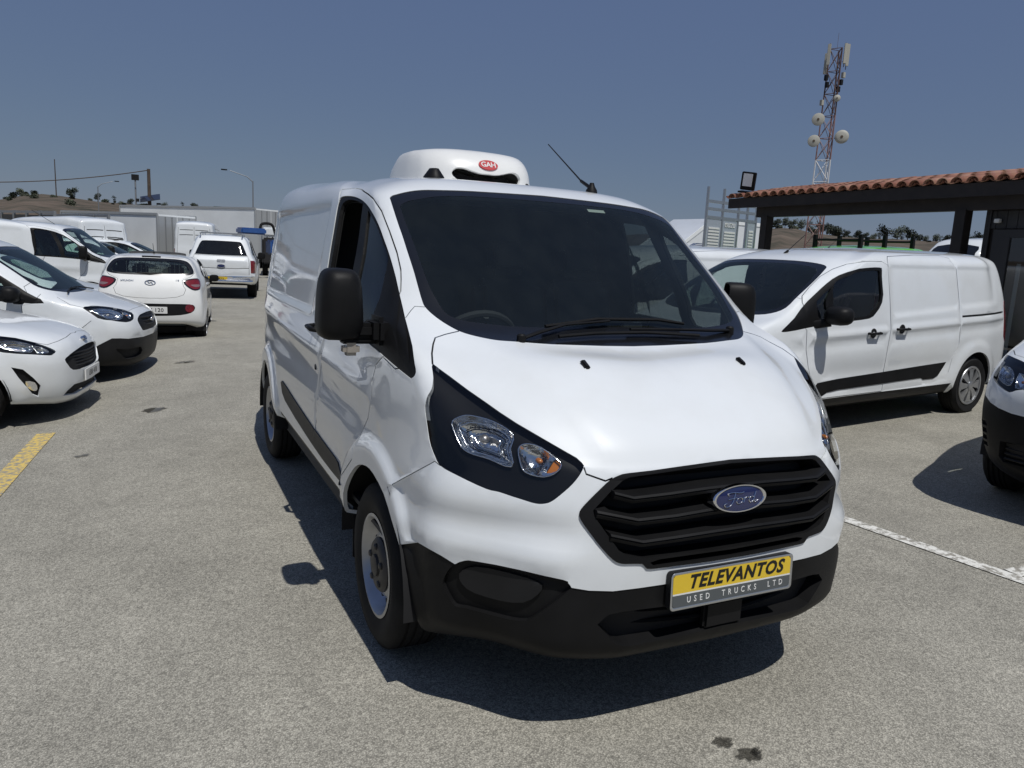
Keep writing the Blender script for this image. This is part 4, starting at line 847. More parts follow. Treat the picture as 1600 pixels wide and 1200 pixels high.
def ford_badge(par, c, sx, sz, tilt=.1, rz=0.0, script=True, name='badge'):
    """blue oval on a chrome rim, facing -y"""
    o = bpy.data.objects.new(name, None); link(o, par); o.location = c; o.rotation_euler = (-tilt, 0, rz); o.empty_display_size = .05; n = 40
    def ov(k, y): return [(sx*k*math.cos(2*math.pi*q/n), y, sz*k*math.sin(2*math.pi*q/n)) for q in range(n)]
    def shell(ks, nm, mt, cap=True):
        V = [v for k, y in ks for v in ov(k, y)]; F = [(i*n+q, i*n+(q+1) % n, (i+1)*n+(q+1) % n, (i+1)*n+q) for i in range(len(ks)-1) for q in range(n)]
        if cap: F.append(tuple(range((len(ks)-1)*n, len(ks)*n)))
        return fix_normals(MB().add(V, F).build(nm, mt, o, sharp=50))
    shell([(1.0, .02), (1.0, -.006), (.97, -.012), (.90, -.012), (.875, -.008)], 'chrome_rim', 'chrome', False)
    shell([(.88, .0), (.88, -.0085), (.6, -.0105), (.2, -.0112)], 'blue_oval', 'ford_blue')
    if script:
        m = MB(); st = [  # flowing script strokes in units of the oval
         [(-.46,.30),(-.52,.42),(-.40,.52),(-.20,.50),(0.0,.44),(.12,.50)],
         [(-.22,.46),(-.26,.15),(-.33,-.25),(-.45,-.50),(-.60,-.52),(-.66,-.36),(-.56,-.26)],
         [(-.50,.02),(-.34,.06),(-.16,.10)],
         [(-.02,.08),(-.14,-.02),(-.17,-.26),(-.06,-.36),(.05,-.24),(.06,-.02),(-.02,.08),(.08,.0),(.16,.06)],
         [(.16,.10),(.14,-.12),(.11,-.34)],[(.14,-.08),(.22,.08),(.30,.08),(.31,.0)],
         [(.52,.04),(.42,.08),(.34,-.06),(.34,-.26),(.42,-.36),(.51,-.22),(.56,.10),(.62,.44),(.56,.10),(.53,-.24),(.60,-.36),(.70,-.24)]]
        for s_ in st:
            p = smooth_line([(x*sx*.92, 0, z*sz*.92) for x, z in s_], 4); m.tube([(x, -.0112-.001*(1-abs(x)/sx), z) for x, _, z in p], sz*.062, 6, flat=(1, .5))
        m.build('script_lettering', 'chrome', o)
    return o
van = root('refrigerated_van', 'large white refrigerated panel van in the foreground with yellow number plate and roof cooling unit', 'van')
VS, VO = van_parts(van, .028)
liner(van, .97, .34, .47, .99, .62); liner(van, 3.903, .335, .42, .985, .62)
cab_interior(van); mirror_pair(van, 1)
for y in (.97, 3.903):
    for s in (-1, 1): wheel(van, (s*.865, y, .335), s)
m = MB()
for s in (-1, 1): m = MB(); m.box((min(s*.74, s*.945), 1.40, .19), (max(s*.74, s*.945), 1.415, .44), bev=.004); m.build('mud_flap', 'rubber', van)
# grille bars
def bar_pts(pts): return [(-x, y, z) for x, y, z in pts]+[(x, y, z) for x, y, z in pts[::-1]]
for nm, pts, hh in (('bar', [(.462,.052,.882),(.40,.034,.866),(.27,.020,.872),(.12,.012,.879)], .015), ('bar', [(.518,.058,.824),(.388,.018,.797),(.25,.006,.800),(.10,-.002,.809)], .016), ('bar', [(.478,.032,.752),(.372,.006,.727),(.226,-.004,.731),(.10,-.010,.735)], .015)):
    P = bar_pts(pts); V = []; F = []
    for x, y, z in P: V += [(x, y-.010, z+hh*.55), (x, y-.016, z+hh*.15), (x, y-.010, z-hh*.1), (x, y-.013, z-hh*.3), (x, y-.008, z-hh), (x, y+.06, z-hh*1.1), (x, y+.06, z+hh*.9)]
    k = 7
    for i in range(len(P)-1):
        for q in range(k): F.append((i*k+q, i*k+(q+1) % k, (i+1)*k+(q+1) % k, (i+1)*k+q))
    F += [tuple(range(k)), tuple((len(P)-1)*k+q for q in range(k))]
    fix_normals(MB().add(V, F).build('grille_bar', 'trim', VO['grille_surround'][0], sharp=20))
ford_badge(van, (0, -.012, .842), .116, .047, .12)
for z, w_ in ((.455, .44), (.415, .42)):
    m = MB(); m.tube([(x, .03+.14*(x/.6)**2, z+.01*abs(x)) for x in np.linspace(-w_, w_, 13)], .009, 6, flat=(1.6, .8)); m.build('intake_bar', 'trim', van)
m = MB(); m.box((-.085, -.004, .375), (.085, .03, .475), bev=.01); m.build('radar_panel', 'trim', van)
# number plate
pl = bpy.data.objects.new('number_plate', None); link(pl, van); pl.location = (0, -.030, .553); pl.rotation_euler = (math.radians(-3), 0, 0)
def rrect(w, hh, r, n=5): return [(sx*(w/2-r)+r*math.cos(a), sz*(hh/2-r)+r*math.sin(a)) for sx, sz, a0 in ((1, 1, 0), (-1, 1, 90), (-1, -1, 180), (1, -1, 270)) for a in [math.radians(a0+90*i/n) for i in range(n+1)]]
MB().prism(rrect(.532, .128, .014), .022, 0, lambda a, b, d: (a, d, b)).build('plate_holder', 'trim_grey', pl)
V = [(a, -.004, b) for a, b in rrect(.532, .128, .014)]+[(a, -.006, b) for a, b in rrect(.528, .124, .013)]+[(a, -.002, b) for a, b in rrect(.514, .110, .010)]; n = 24
MB().add(V, [(i*n+q, i*n+(q+1) % n, (i+1)*n+(q+1) % n, (i+1)*n+q) for i in range(2) for q in range(n)]).build('plate_rim', 'aluminium', pl, smooth=True)
MB().prism([(-.257, -.008), (.257, -.008), (.257, .045), (.248, .055), (-.248, .055), (-.257, .045)], -.001, -.0028, lambda a, b, d: (a, d, b)).build('yellow_field', 'plate_yellow', pl)
MB().prism([(-.257, -.014), (-.257, -.046), (-.248, -.055), (.248, -.055), (.257, -.046), (.257, -.014)][::-1], -.001, -.0028, lambda a, b, d: (a, d, b)).build('grey_field', 'plate_grey', pl)
MB().prism([(-.257, -.0135), (.257, -.0135), (.257, -.0085), (-.257, -.0085)], -.001, -.0034, lambda a, b, d: (a, d, b)).build('rule', 'plate_white', pl)
TX = Matrix.Rotation(math.radians(90), 4, 'X')
text_mesh('lettering', 'TELEVANTOS', .064, 'black_ink', pl, .28, .0021, .0006, 1.10, xf=Matrix.Translation((.012, -.0034, .0235)) @ TX, sx=1.0)
text_mesh('lettering', 'USED  TRUCKS  LTD', .029, 'plate_white', pl, 0, .0002, .0006, 2.05, xf=Matrix.Translation((.012, -.0034, -.0345)) @ TX, sx=.83)
# wipers, washers, roof fittings
def onws(x, z, d=.02):
    uv = VS.find([(x, 0, z)], (0, 2), (0, VS.U[4])); P = VS(uv[:, 0], uv[:, 1])[0]; return (x, P[1]-d, P[2]+d*.6)
def on(x, y, d=0.0):
    uv = VS.find([(abs(x), y, 1.6)], (0, 1), (0, VS.U[6])); P = VS(uv[:, 0], uv[:, 1])[0]; return Vector((x, y, P[2]+d))
wiper(van, [on(-.49, .69, .008), on(-.40, .71, .022), Vector(onws(-.27, 1.33)), Vector(onws(-.05, 1.345))], [onws(-.36, 1.325, .018), onws(-.1, 1.352, .018), onws(.2, 1.352, .018), onws(.33, 1.338, .018)])
wiper(van, [on(.60, .77, .008), on(.45, .73, .02), Vector(onws(.25, 1.315)), Vector(onws(.03, 1.315))], [onws(.36, 1.295, .018), onws(.1, 1.305, .018), onws(-.15, 1.302, .018), onws(-.33, 1.292, .018)])
for s in (-1, 1):
    c = on(s*.362, .43); m = MB(); xf = Matrix.Translation(c) @ Matrix.Rotation(math.radians(26), 4, 'X')
    m.box((-.012, -.026, -.004), (.012, .024, .011), bev=.006, xf=xf); m.build('washer_jet', 'trim', van, sharp=50)
m = MB(); b0 = on(.412, 1.735); m.lathe([(.034, -.01), (.030, .012), (.018, .030), (.011, .05), (0, .05)], c=b0, axis='z', n=16); m.build('aerial_base', 'trim', van)
m = MB(); tip = Vector((.40, 2.24, 2.262)); d = tip-b0; m.tube([b0+Vector((0, 0, .02)), b0+d*.22, b0+d*.24, tip], [.011, .009, .0045, .003], 8); m.build('aerial_mast', 'trim', van)
m = MB(); c = on(-.42, 1.93)
V = []; F = []
for z, kx, ky in ((-.012, 1, 1), (.004, .95, .95), (.035, .55, .62), (.045, .42, .5)):
    V += [(c.x+kx*.055*math.cos(t), c.y+ky*.07*math.sin(t), c.z+z) for t in np.linspace(0, 2*math.pi, 17)[:-1]]
F = [(i*16+q, i*16+(q+1) % 16, (i+1)*16+(q+1) % 16, (i+1)*16+q) for i in range(3) for q in range(16)]+[tuple(range(48, 64))]
m.add(V, F).build('roof_beacon_mount', 'trim', van, smooth=True)
# cooling unit on the roof
fr = bpy.data.objects.new('cooling_unit', None); link(fr, van); fr.location = (.02, 0, -.006)
def fr_net():
    net = []
    for z, k, yo, e in ((1.955, 1.0, 0, 0), (1.985, 1.0, 0, 0), (2.0, .985, .012, 0), (2.03, .972, .02, 0), (2.09, .958, .035, 0), (2.15, .93, .075, 0), (2.195, .86, .15, 0), (2.213, .62, .27, 0), (2.22, .30, .42, 0), (2.222, 0, .5, 0)):
        row = []
        for x, y in ((0, 2.20), (.16, 2.21), (.28, 2.24), (.37, 2.30), (.43, 2.40), (.46, 2.60), (.46, 2.85), (.43, 3.05), (.36, 3.14), (.2, 3.17), (0, 3.18)):
            row.append((x*k*.85, y+(yo if y < 2.7 else -yo)*(1 if abs(y-2.7) > .15 else .3), z-.012*(y > 2.9)*(z > 2.1)))
        net.append(row)
    return net
FS = Surf(fr_net())
vent = FS.find([(0, 0, 2.062), (.05, 0, 2.062), (.10, 0, 2.072), (.15, 0, 2.085), (.19, 0, 2.083), (.215, 0, 2.06), (.21, 0, 2.035), (.17, 0, 2.005), (.14, 0, 1.99), (0, 0, 1.99)], (0, 2), (0, FS.U[4]))
fo = body(fr, FS, [Reg('vent_opening', [ext0(smooth_line(vent, 3))], 'gap', off=-.09, skirt=0)], .03, 'cowl', 'plastic_white')
fo['cowl'][0].data.materials[1] = MATS['plastic_white']
def onfr(x, z): 
    uv = FS.find([(abs(x), 0, z)], (0, 2), (0, FS.U[4])); P = FS(uv[:, 0], uv[:, 1])[0]; return Vector((x, P[1], P[2]))
c = onfr(.0, 2.112); a_ = onfr(0, 2.135)-onfr(0, 2.09); tl = math.atan2(a_.y, a_.z)
lg = bpy.data.objects.new('maker_emblem', None); link(lg, fr); lg.location = c; lg.rotation_euler = (-tl, 0, 0)
n = 32; MB().prism([(.060*math.cos(2*math.pi*q/n), .032*math.sin(2*math.pi*q/n)) for q in range(n)], .02, -.004, lambda a, b, d: (a, d, b)).build('red_oval', 'logo_red', lg)
text_mesh('lettering', 'GAH', .046, 'plate_white', lg, 0, .0006, .0006, .92, xf=Matrix.Translation((0, -.0052, 0)) @ TX)
for x, z in ((-.27, 2.02), (.27, 2.02)):
    p = onfr(x, z); m = MB(); m.lathe([(.014, .01), (.014, -.004), (.009, -.006), (.008, -.002), (0, -.002)], c=p, axis='y', n=14); m.build('fastener', 'trim_grey', fr)
for x0, x1, z0, z1 in ((.19, .218, 1.872, 1.884), (.228, .256, 1.872, 1.884), (.215, .315, 1.838, 1.852)):
    pts = [onws(x, z, -.006) for x, z in ((x0, z0), (x1, z0), (x1, z1), (x0, z1))]; MB().add(pts, [(0, 1, 2, 3)]).build('windscreen_sticker', 'paper', VO['windscreen'][0])
# fuel-side lock, door handles, tow cap
for s in (-1, 1):
    uv = VS.find([(2.12, .972)], (1, 2), (VS.U[4], VS.U[9])); p = VS(uv[:, 0], uv[:, 1])[0]
    m = MB(); m.lathe([(.015, -.004), (.015, .004), (.010, .006), (0, .006)], c=(0, 0, 0), axis='x', n=14)
    o = m.build('lock_barrel', 'trim', VO['door'][0 if s < 0 else 1]); o.location = (s*p[0], p[1], p[2])
    m = MB(); m.tube([(s*(p[0]-.005), 2.03, 1.175), (s*(p[0]+.035), 2.06, 1.178), (s*(p[0]+.038), 2.15, 1.185), (s*(p[0]-.003), 2.18, 1.187)], .016, 8, flat=(1, .8)); m.build('door_handle', 'trim', VO['door'][0 if s < 0 else 1], smooth=True)
# ---------------------------------------------------------------- compact panel van parked across, side on
def connect_rows():
    L = 4.82
    return [(.27,.84,.14,.22,.80,.46,.24,.78,L-.10,.30),(.33,.90,.03,.30,.84,.40,.32,.84,L-.02,.36),(.50,.915,.0,.48,.86,.37,.50,.86,L,.52),(.70,.918,.0,.68,.868,.37,.70,.865,L,.70),
      (.85,.917,.04,.85,.86,.41,.86,.862,L-.01,.86),(.95,.912,.10,.93,.85,.48,.96,.857,L-.02,.96),(1.03,.905,.36,1.03,.84,.62,1.06,.85,L-.03,1.04),(1.12,.897,.70,1.115,.82,.90,1.17,.84,L-.045,1.13),
      (1.28,.875,.97,1.29,.80,1.12,1.31,.815,L-.075,1.30),(1.44,.848,1.24,1.455,.775,1.38,1.455,.78,L-.11,1.46),(1.57,.82,1.50,1.60,.735,1.63,1.575,.745,L-.15,1.60),(1.675,.775,1.74,1.695,.675,1.85,1.66,.70,L-.20,1.695),
      (1.745,.65,2.08,1.752,.55,2.18,1.735,.57,L-.33,1.75),(1.778,.34,2.55,1.78,.29,2.62,1.775,.30,L-.62,1.78),(1.79,0,2.8,1.79,0,2.85,1.79,0,L-.9,1.79)]
def connect_disp(P):
    P = flare(.90, 3.96, .33, .37, .018)(P); x, y, z = P[:, 0].copy(), P[:, 1], P[:, 2]; sd = sstep(.7, .8, x)*sstep(.9, 1.1, y)
    zc = .93+.035*(y-1.5)
    P[:, 0] += sd*(.012*sstep(zc-.01, zc+.02, z)*sstep(zc+.10, zc+.03, z)-.010*np.exp(-((z-zc+.06)/.05)**2)-.014*np.exp(-((z-.60)/.10)**2)*sstep(1.3, 1.5, y)*sstep(3.6, 3.4, y))*sstep(4.75, 4.5, y)
    zt = 1.105+.055*(y-2.3)
    m = sstep(2.33, 2.39, y)*sstep(4.42, 4.32, y)*sstep(zt-.01, zt+.05, z)*sstep(1.635, 1.585, z); P[:, 0] -= m*.014*sd
    return P
def make_connect(name, label, group):
    o = root(name, label, 'van', group=group); S = Surf(auto_net(connect_rows(), [.95, 1.7, 2.5, 3.3, 4.1], 4.82), connect_disp)
    sd = (S.U[4]-.05, S.U[-4]+.12); fr = (0, S.U[5]); fv = lambda p: S.find(p, (0, 2), fr); sv = lambda p: S.find(p, (1, 2), sd)
    ws = ext0(smooth_line(fv([(0,1.12),(.3,1.125),(.55,1.14),(.70,1.165),(.765,1.22),(.755,1.33),(.735,1.44),(.69,1.555),(.655,1.595),(.55,1.62),(.3,1.638),(0,1.642)]), 3))
    win = smooth_line(sv([(2.20,1.26),(2.215,1.42),(2.225,1.57),(2.19,1.597),(2.0,1.592),(1.8,1.567),(1.6,1.518),(1.42,1.44),(1.25,1.345),(1.05,1.215),(.85,1.075),(.775,1.022),(.85,1.018),(1.1,1.045),(1.4,1.075),(1.75,1.095),(2.0,1.112),(2.10,1.16)]), 2, True)
    gl = smooth_line(sv([(2.17,1.27),(2.185,1.42),(2.19,1.55),(2.15,1.57),(2.0,1.565),(1.8,1.54),(1.62,1.49),(1.50,1.435),(1.47,1.30),(1.45,1.105),(1.6,1.115),(1.78,1.125),(1.98,1.14),(2.07,1.185)]), 2, True)
    gq = smooth_line(sv([(1.45,1.40),(1.35,1.35),(1.24,1.28),(1.25,1.15),(1.30,1.10),(1.42,1.105)]), 1, True)
    door = sv([(2.315,.38),(2.31,.7),(2.33,1.0),(2.325,1.3),(2.335,1.62),(2.25,1.655),(2.0,1.65),(1.78,1.62),(1.6,1.57),(1.43,1.50),(1.25,1.40),(1.13,1.325),(1.09,1.27),(1.09,1.15),(1.097,1.026),(1.11,.85),(1.125,.697),(1.17,.60),(1.25,.38)])
    slide = sv([(2.335,1.60),(2.35,1.67),(2.40,1.705),(2.9,1.728),(3.40,1.732),(3.50,1.71),(3.55,1.6),(3.57,1.28),(3.59,1.0),(3.583,.81),(3.55,.74),(3.50,.66),(3.46,.50)])
    blackband = smooth_line(sv([(1.20,.46),(1.28,.535),(1.6,.55),(2.3,.575),(2.9,.60),(3.40,.618),(3.35,.56),(3.26,.48),(3.18,.455),(3.0,.455),(2.96,.475),(2.3,.46),(1.6,.445),(1.45,.43),(1.38,.405),(1.22,.39)]), 1, True)
    sill = sv([(1.25,.37),(2.2,.375),(3.52,.385)]); sill = np.concatenate([sill, [[sill[-1][0], -.05], [sill[0][0], -.05]]])
    rail = strip(S, sv([(3.61,1.099),(4.0,1.108),(4.3,1.116),(4.58,1.125)]), .022)
    hl = smooth_line(S.find([(.50,.15,.80),(.52,.2,.88),(.68,.35,.955),(.80,.6,.99),(.84,.68,.98),(.835,.5,.88),(.78,.3,.80),(.62,.18,.76)]), 2, True)
    gr = ext0(smooth_line(S.find([(0,0,.86),(.40,.08,.85),(.46,.1,.78),(.38,.03,.62),(0,0,.60)], (0, 2), fr), 2)); lowb = np.concatenate([ext0(S.find([(0,0,.55),(.5,0,.55),(.86,0,.56)], (0, 2), fr), True, False), sv([(.50,.50)]), [[sv([(.52,.4)])[0][0], -.05], [-.03, -.05]]])
    tail = smooth_line(S.find([(.80,4.70,1.20),(.83,4.62,1.20),(.82,4.62,.85),(.83,4.74,.80),(.80,4.78,.82)], ulim=(S.U[-5], S.U[-1])), 2, True)
    R = [Reg('door', [door], 'paint', mode='split'), Reg('panel_gap', [strip(S, np.concatenate([door, door[:1]]), .008), strip(S, slide, .008), seam(S, [(.80,1.30),(.76,1.31)], (0, 2), fr)], 'gap', off=-.012, skirt=0),
         Reg('bumper_lower', [lowb], 'trim'), Reg('side_rail', [rail], 'gap', off=-.012, mode='split', skirt=0), Reg('sill', [sill], 'trim_grey', off=-.006, mode='split'), Reg('side_moulding', [blackband], 'trim', off=.006, mode='split', skirt=.02),
         Reg('windscreen_surround', [ws], 'frit', off=-.003), Reg('windscreen', [ext0(smooth_line(fv([(0,1.15),(.3,1.155),(.52,1.17),(.67,1.20),(.73,1.26),(.72,1.35),(.70,1.44),(.655,1.535),(.61,1.57),(.5,1.592),(.3,1.608),(0,1.612)]), 3))], 'windscreen', off=-.004, skirt=0),
         Reg('window_frame', [win], 'trim', off=-.003, mode='split', sub='door'), Reg('door_window', [gl], 'side_glass', off=-.014, mode='split', skirt=0, sub='door'), Reg('quarter_window', [gq], 'side_glass', off=-.012, mode='split', skirt=0, sub='door'),
         Reg('headlight', [hl], 'white_lens', off=.002, mode='split'), Reg('grille', [gr], 'trim', off=-.02), Reg('tail_lamp', [tail], 'red_lens', off=.004, mode='split')]
    out = car_shell(o, S, R, (.90, 3.96), .325, .215, .05, hv=.028, lining=('lining', 2.4, .03, ('windscreen', 'door_window', 'quarter_window', 'grille', 'headlight', 'bumper_lower', 'windscreen_surround'), .8))
    simple_cab(o, .72, .86, 1.12, 2.0, .82, 2.33, 1.60)
    for s in (-1, 1):
        small_mirror(o, s, (1.05, 1.30, 1.165), (.125, .085, .085), stalk=(.88, 1.20, 1.07)); d = out['door'][0 if s < 0 else 1]
        handle(d, s, .92, 2.067, .97); handle(o, s, .92, 2.528, .997)
    m = MB(); m.tube([(0, 1.80, 1.70), (0, 1.84, 1.735)], [.02, .012], 8); m.tube([(0, 1.84, 1.735), (0, 2.08, 1.90)], .004, 6); m.build('aerial', 'trim', o)
    return o
van2 = make_connect('panel_van', 'white compact panel van side-on at right, dark mirror shadow on its front door', 'white compact vans parked on the right')
place(van2, 2.42, 3.85, math.radians(-84.9))
van3 = copy_tree(van2); van3['label'] = 'white van parked behind the side-on compact van, only its roof and door top showing'
place(van3, 2.2, 6.55, math.radians(-84.9))
# ---------------------------------------------------------------- vehicles parked on the left
def ppr(S, pts, n=2, ul=None): return smooth_line(S.find(pts, ulim=ul), n, True)
SKIP = ('windscreen', 'windscreen_surround', 'door_window', 'rear_door_window', 'quarter_window', 'rear_window', 'headlight', 'grille', 'bumper_lower', 'fog_recess', 'lower_intake', 'tail_lamp', 'rear_valance')
def make_courier(name, label):
    o = root(name, label, 'van'); S = Surf(auto_net(rows_courier(), [.9, 1.5, 2.2, 2.9, 3.5], 4.16), flare(.80, 3.29, .31, .36, .02, .6))
    fr = (0, S.U[5]); sd = (S.U[4]-.05, S.U[-4]+.1); fv = lambda p: S.find(p, (0, 2), fr); sv = lambda p: S.find(p, (1, 2), sd)
    ws = ext0(smooth_line(fv([(0,1.075),(.3,1.08),(.5,1.10),(.64,1.125),(.705,1.18),(.69,1.30),(.66,1.42),(.62,1.53),(.5,1.575),(.3,1.585),(0,1.59)]), 3))
    wi = ext0(smooth_line(fv([(0,1.11),(.3,1.115),(.5,1.13),(.62,1.16),(.66,1.21),(.65,1.31),(.62,1.42),(.58,1.50),(.46,1.54),(.3,1.55),(0,1.555)]), 3))
    win = smooth_line(sv([(.94,.985),(1.12,1.10),(1.281,1.212),(1.456,1.325),(1.65,1.43),(1.85,1.50),(2.1,1.515),(2.12,1.3),(2.10,1.05),(1.8,1.015),(1.452,.996),(1.2,.985)]), 2, True)
    gl = smooth_line(sv([(1.42,1.27),(1.6,1.37),(1.82,1.455),(2.06,1.475),(2.07,1.3),(2.05,1.07),(1.8,1.045),(1.42,1.03)]), 2, True)
    hl = ppr(S, [(.805,.56,.94),(.74,.50,.965),(.66,.42,.96),(.57,.30,.935),(.45,.13,.875),(.50,.10,.82),(.55,.10,.79),(.662,.145,.772),(.781,.275,.802),(.824,.405,.829)])
    gr = ext0(smooth_line(fv([(0,.845),(.30,.835),(.43,.80),(.46,.75),(.42,.67),(.35,.645),(0,.64)]), 2))
    bon = np.concatenate([ext0(fv([(0,.905),(.25,.903),(.451,.893)]), True, False), S.find([(.60,.33,.945),(.70,.48,.972),(.80,.56,.95),(.811,.694,.985),(.72,.85,1.06),(.608,.932,1.108)]), ext0(fv([(.45,1.098),(.3,1.082),(0,1.078)]), False, True)])
    blk = np.concatenate([ext0(fv([(0,.57),(.4,.572),(.675,.578)]), True, False), S.find([(.75,.19,.59),(.81,.268,.594),(.835,.40,.52),(.84,.47,.474)]), [[sv([(.62,.4)])[0][0], sv([(.62,.42)])[0][1]], [sv([(.62,.4)])[0][0], -.05], [-.03, -.05]]])
    fog = ppr(S, [(.77,.24,.465),(.685,.153,.45),(.45,.04,.455),(.42,.05,.36),(.60,.13,.33),(.66,.17,.34),(.72,.2,.40)])
    R = [Reg('bonnet', [bon], 'paint'), Reg('panel_gap', [strip(S, sv([(1.10,1.22),(1.16,1.16),(1.17,.95),(1.14,.7),(1.22,.45)]), .007), strip(S, sv([(2.17,1.55),(2.19,1.2),(2.17,.8),(2.17,.36)]), .007), strip(S, S.find([(.845,.47,.80),(.85,.60,.68)]), .006), strip(S, bon[1:9], .006), strip(S, sv([(1.0,1.085),(1.04,1.03)]), .005)], 'gap', off=-.01, skirt=0),
      Reg('bumper_lower', [blk], 'trim_grey', skirt=.05), Reg('windscreen_surround', [ws], 'frit', off=-.003), Reg('windscreen', [wi], 'windscreen', off=-.004, skirt=0), Reg('window_frame', [win], 'trim', off=-.003, mode='split'),
      Reg('door_window', [gl], 'side_glass', off=-.012, mode='split', skirt=0), Reg('headlight', [hl], 'lamp_lens', mode='split', skirt=.045, skirt_mat='housing'), Reg('grille', [gr], 'trim', off=-.012, skirt=.02), Reg('fog_recess', [fog], 'gap', off=-.035, mode='split', skirt=0)]
    out = car_shell(o, S, R, (.80, 3.29), .315, .20, .055, 'steel', 'steel_rim', .19, ('lining', 2.3, .03, SKIP, .8))
    lamp_inside(S, hl, [ppr(S, [(.79,.48,.93),(.70,.42,.945),(.62,.31,.92),(.60,.2,.83),(.70,.22,.80),(.79,.33,.83)])], [ppr(S, [(.56,.22,.90),(.48,.13,.86),(.55,.11,.81),(.58,.15,.83)])], [], out['headlight'])
    for z in (.80, .755, .71): MB().tube([(x, .015+.10*(x/.42)**2, z) for x in np.linspace(-.40, .40, 9)], .011, 6, flat=(1.5, 1)).build('grille_bar', 'trim_grey', o)
    ford_badge(o, (0, -.0, .765), .075, .03, .1, script=False); simple_cab(o, .66, .95, 1.05, 1.9, .78, 2.25, 1.55)
    for s in (-1, 1): small_mirror(o, s, (.98, 1.22, 1.08), (.11, .08, .09), stalk=(.84, 1.15, 1.0)); handle(o, s, .875, 1.98, .88)
    for s in (-1, 1): MB().tube([(s*.5, .80, 1.085), (s*.2, .87, 1.12), (-s*.1, .88, 1.125)], .009, 6).build('wiper', 'trim', o)
    return o
def make_fiesta(name, label, detail=True):
    o = root(name, label, 'car'); S = Surf(auto_net(rows_fiesta(), [.95, 1.5, 2.1, 2.7, 3.3], 4.04), flare(.83, 3.32, .30, .34, .018, .58))
    fr = (0, S.U[5]); sd = (S.U[4]-.05, S.U[-4]+.1); fv = lambda p: S.find(p, (0, 2), fr); sv = lambda p: S.find(p, (1, 2), sd); re = (S.U[-5], S.U[-1]); rv = lambda p: S.find(p, (0, 2), re)
    ws = ext0(smooth_line(fv([(0,1.01),(.3,1.012),(.5,1.02),(.62,1.05),(.655,1.10),(.63,1.20),(.59,1.29),(.54,1.35),(.4,1.385),(0,1.40)]), 3))
    side = smooth_line(sv([(1.22,1.0),(1.45,1.12),(1.7,1.245),(1.95,1.34),(2.25,1.385),(2.7,1.375),(3.05,1.30),(3.35,1.17),(3.42,1.06),(3.0,1.03),(2.2,1.0),(1.6,.985)]), 2, True)
    g1 = smooth_line(sv([(1.45,1.08),(1.7,1.21),(1.95,1.305),(2.2,1.345),(2.22,1.03),(1.6,1.015)]), 2, True); g2 = smooth_line(sv([(2.30,1.35),(2.7,1.34),(2.98,1.27),(3.05,1.07),(2.3,1.04)]), 2, True)
    hl = ppr(S, [(.76,.68,.875),(.737,.6,.868),(.693,.436,.843),(.666,.3,.802),(.622,.179,.745),(.606,.143,.714),(.64,.155,.69),(.666,.179,.683),(.759,.303,.704),(.811,.497,.725),(.818,.60,.76),(.81,.68,.82)])
    gr = ext0(smooth_line(S.find([(0,.03,.715),(.2,.04,.705),(.395,.052,.683),(.50,.07,.655),(.556,.085,.628),(.53,.07,.575),(.47,.045,.52),(.3,.02,.50),(0,0,.50)], ulim=fr), 2))
    fog = ppr(S, [(.814,.445,.594),(.799,.357,.572),(.765,.29,.49),(.736,.243,.414),(.719,.273,.307),(.75,.308,.334),(.78,.35,.42),(.802,.395,.496)], 1)
    fl = ppr(S, [(.795,.345,.46),(.76,.28,.445),(.745,.265,.38),(.755,.29,.36),(.785,.335,.40)], 2)
    it = ext0(smooth_line(fv([(0,.365),(.2,.367),(.447,.375),(.53,.33),(.564,.284),(.40,.272),(.141,.29),(0,.293)]), 1))
    bon = np.concatenate([ext0(S.find([(0,.13,.828),(.093,.146,.825),(.30,.13,.815),(.477,.154,.794),(.616,.207,.775)], ulim=fr), True, False), S.find([(.666,.3,.802),(.693,.436,.843),(.737,.6,.868),(.765,.80,.905),(.73,1.05,.985)]), ext0(fv([(.62,1.03),(.5,1.008),(.3,1.0),(0,.998)]), False, True)])
    rw = ext0(smooth_line(rv([(0,1.36),(.35,1.35),(.47,1.31),(.56,1.20),(.60,1.07),(.5,1.03),(0,1.02)]), 2), side=1, surf=S)
    tl = ppr(S, [(.60,3.90,.98),(.70,3.75,1.0),(.77,3.62,.93),(.76,3.75,.78),(.66,3.93,.78)], 2, re)
    R = [Reg('bonnet', [bon], 'paint'), Reg('panel_gap', [strip(S, bon[1:11], .006), strip(S, sv([(1.30,1.0),(1.28,.8),(1.22,.55),(1.25,.30)]), .006), strip(S, sv([(2.26,1.40),(2.27,1.0),(2.24,.6),(2.24,.30)]), .006)], 'gap', off=-.01, skirt=0), Reg('windscreen_surround', [ws], 'frit', off=-.003, skirt=.01), Reg('window_frame', [side], 'trim', off=-.003, mode='split'),
      Reg('door_window', [g1, g2], 'side_glass', off=-.012, mode='split', skirt=0), Reg('rear_window', [rw], 'dark_glass', off=-.003), Reg('tail_lamp', [tl], 'red_lens', off=.003, mode='split'), Reg('headlight', [hl], 'lamp_lens', mode='split', skirt=.04, skirt_mat='housing'), Reg('grille', [gr], 'gap', off=-.03, skirt=0), Reg('fog_recess', [fog], 'trim', off=-.025, mode='split', skirt=0), Reg('fog_lamp', [fl], 'chrome', off=-.012, mode='split', skirt=.01), Reg('lower_intake', [it], 'gap', off=-.03, skirt=0),
      Reg('windscreen', [ext0(smooth_line(fv([(0,1.035),(.3,1.037),(.5,1.045),(.585,1.07),(.61,1.11),(.585,1.20),(.55,1.27),(.50,1.32),(.38,1.35),(0,1.365)]), 3))], 'windscreen', off=-.004, skirt=0)]
    out = car_shell(o, S, R, (.83, 3.32), .30, .20, .055, 'trim', 'steel_rim', .19, ('lining', 3.6, .03, SKIP, .75))
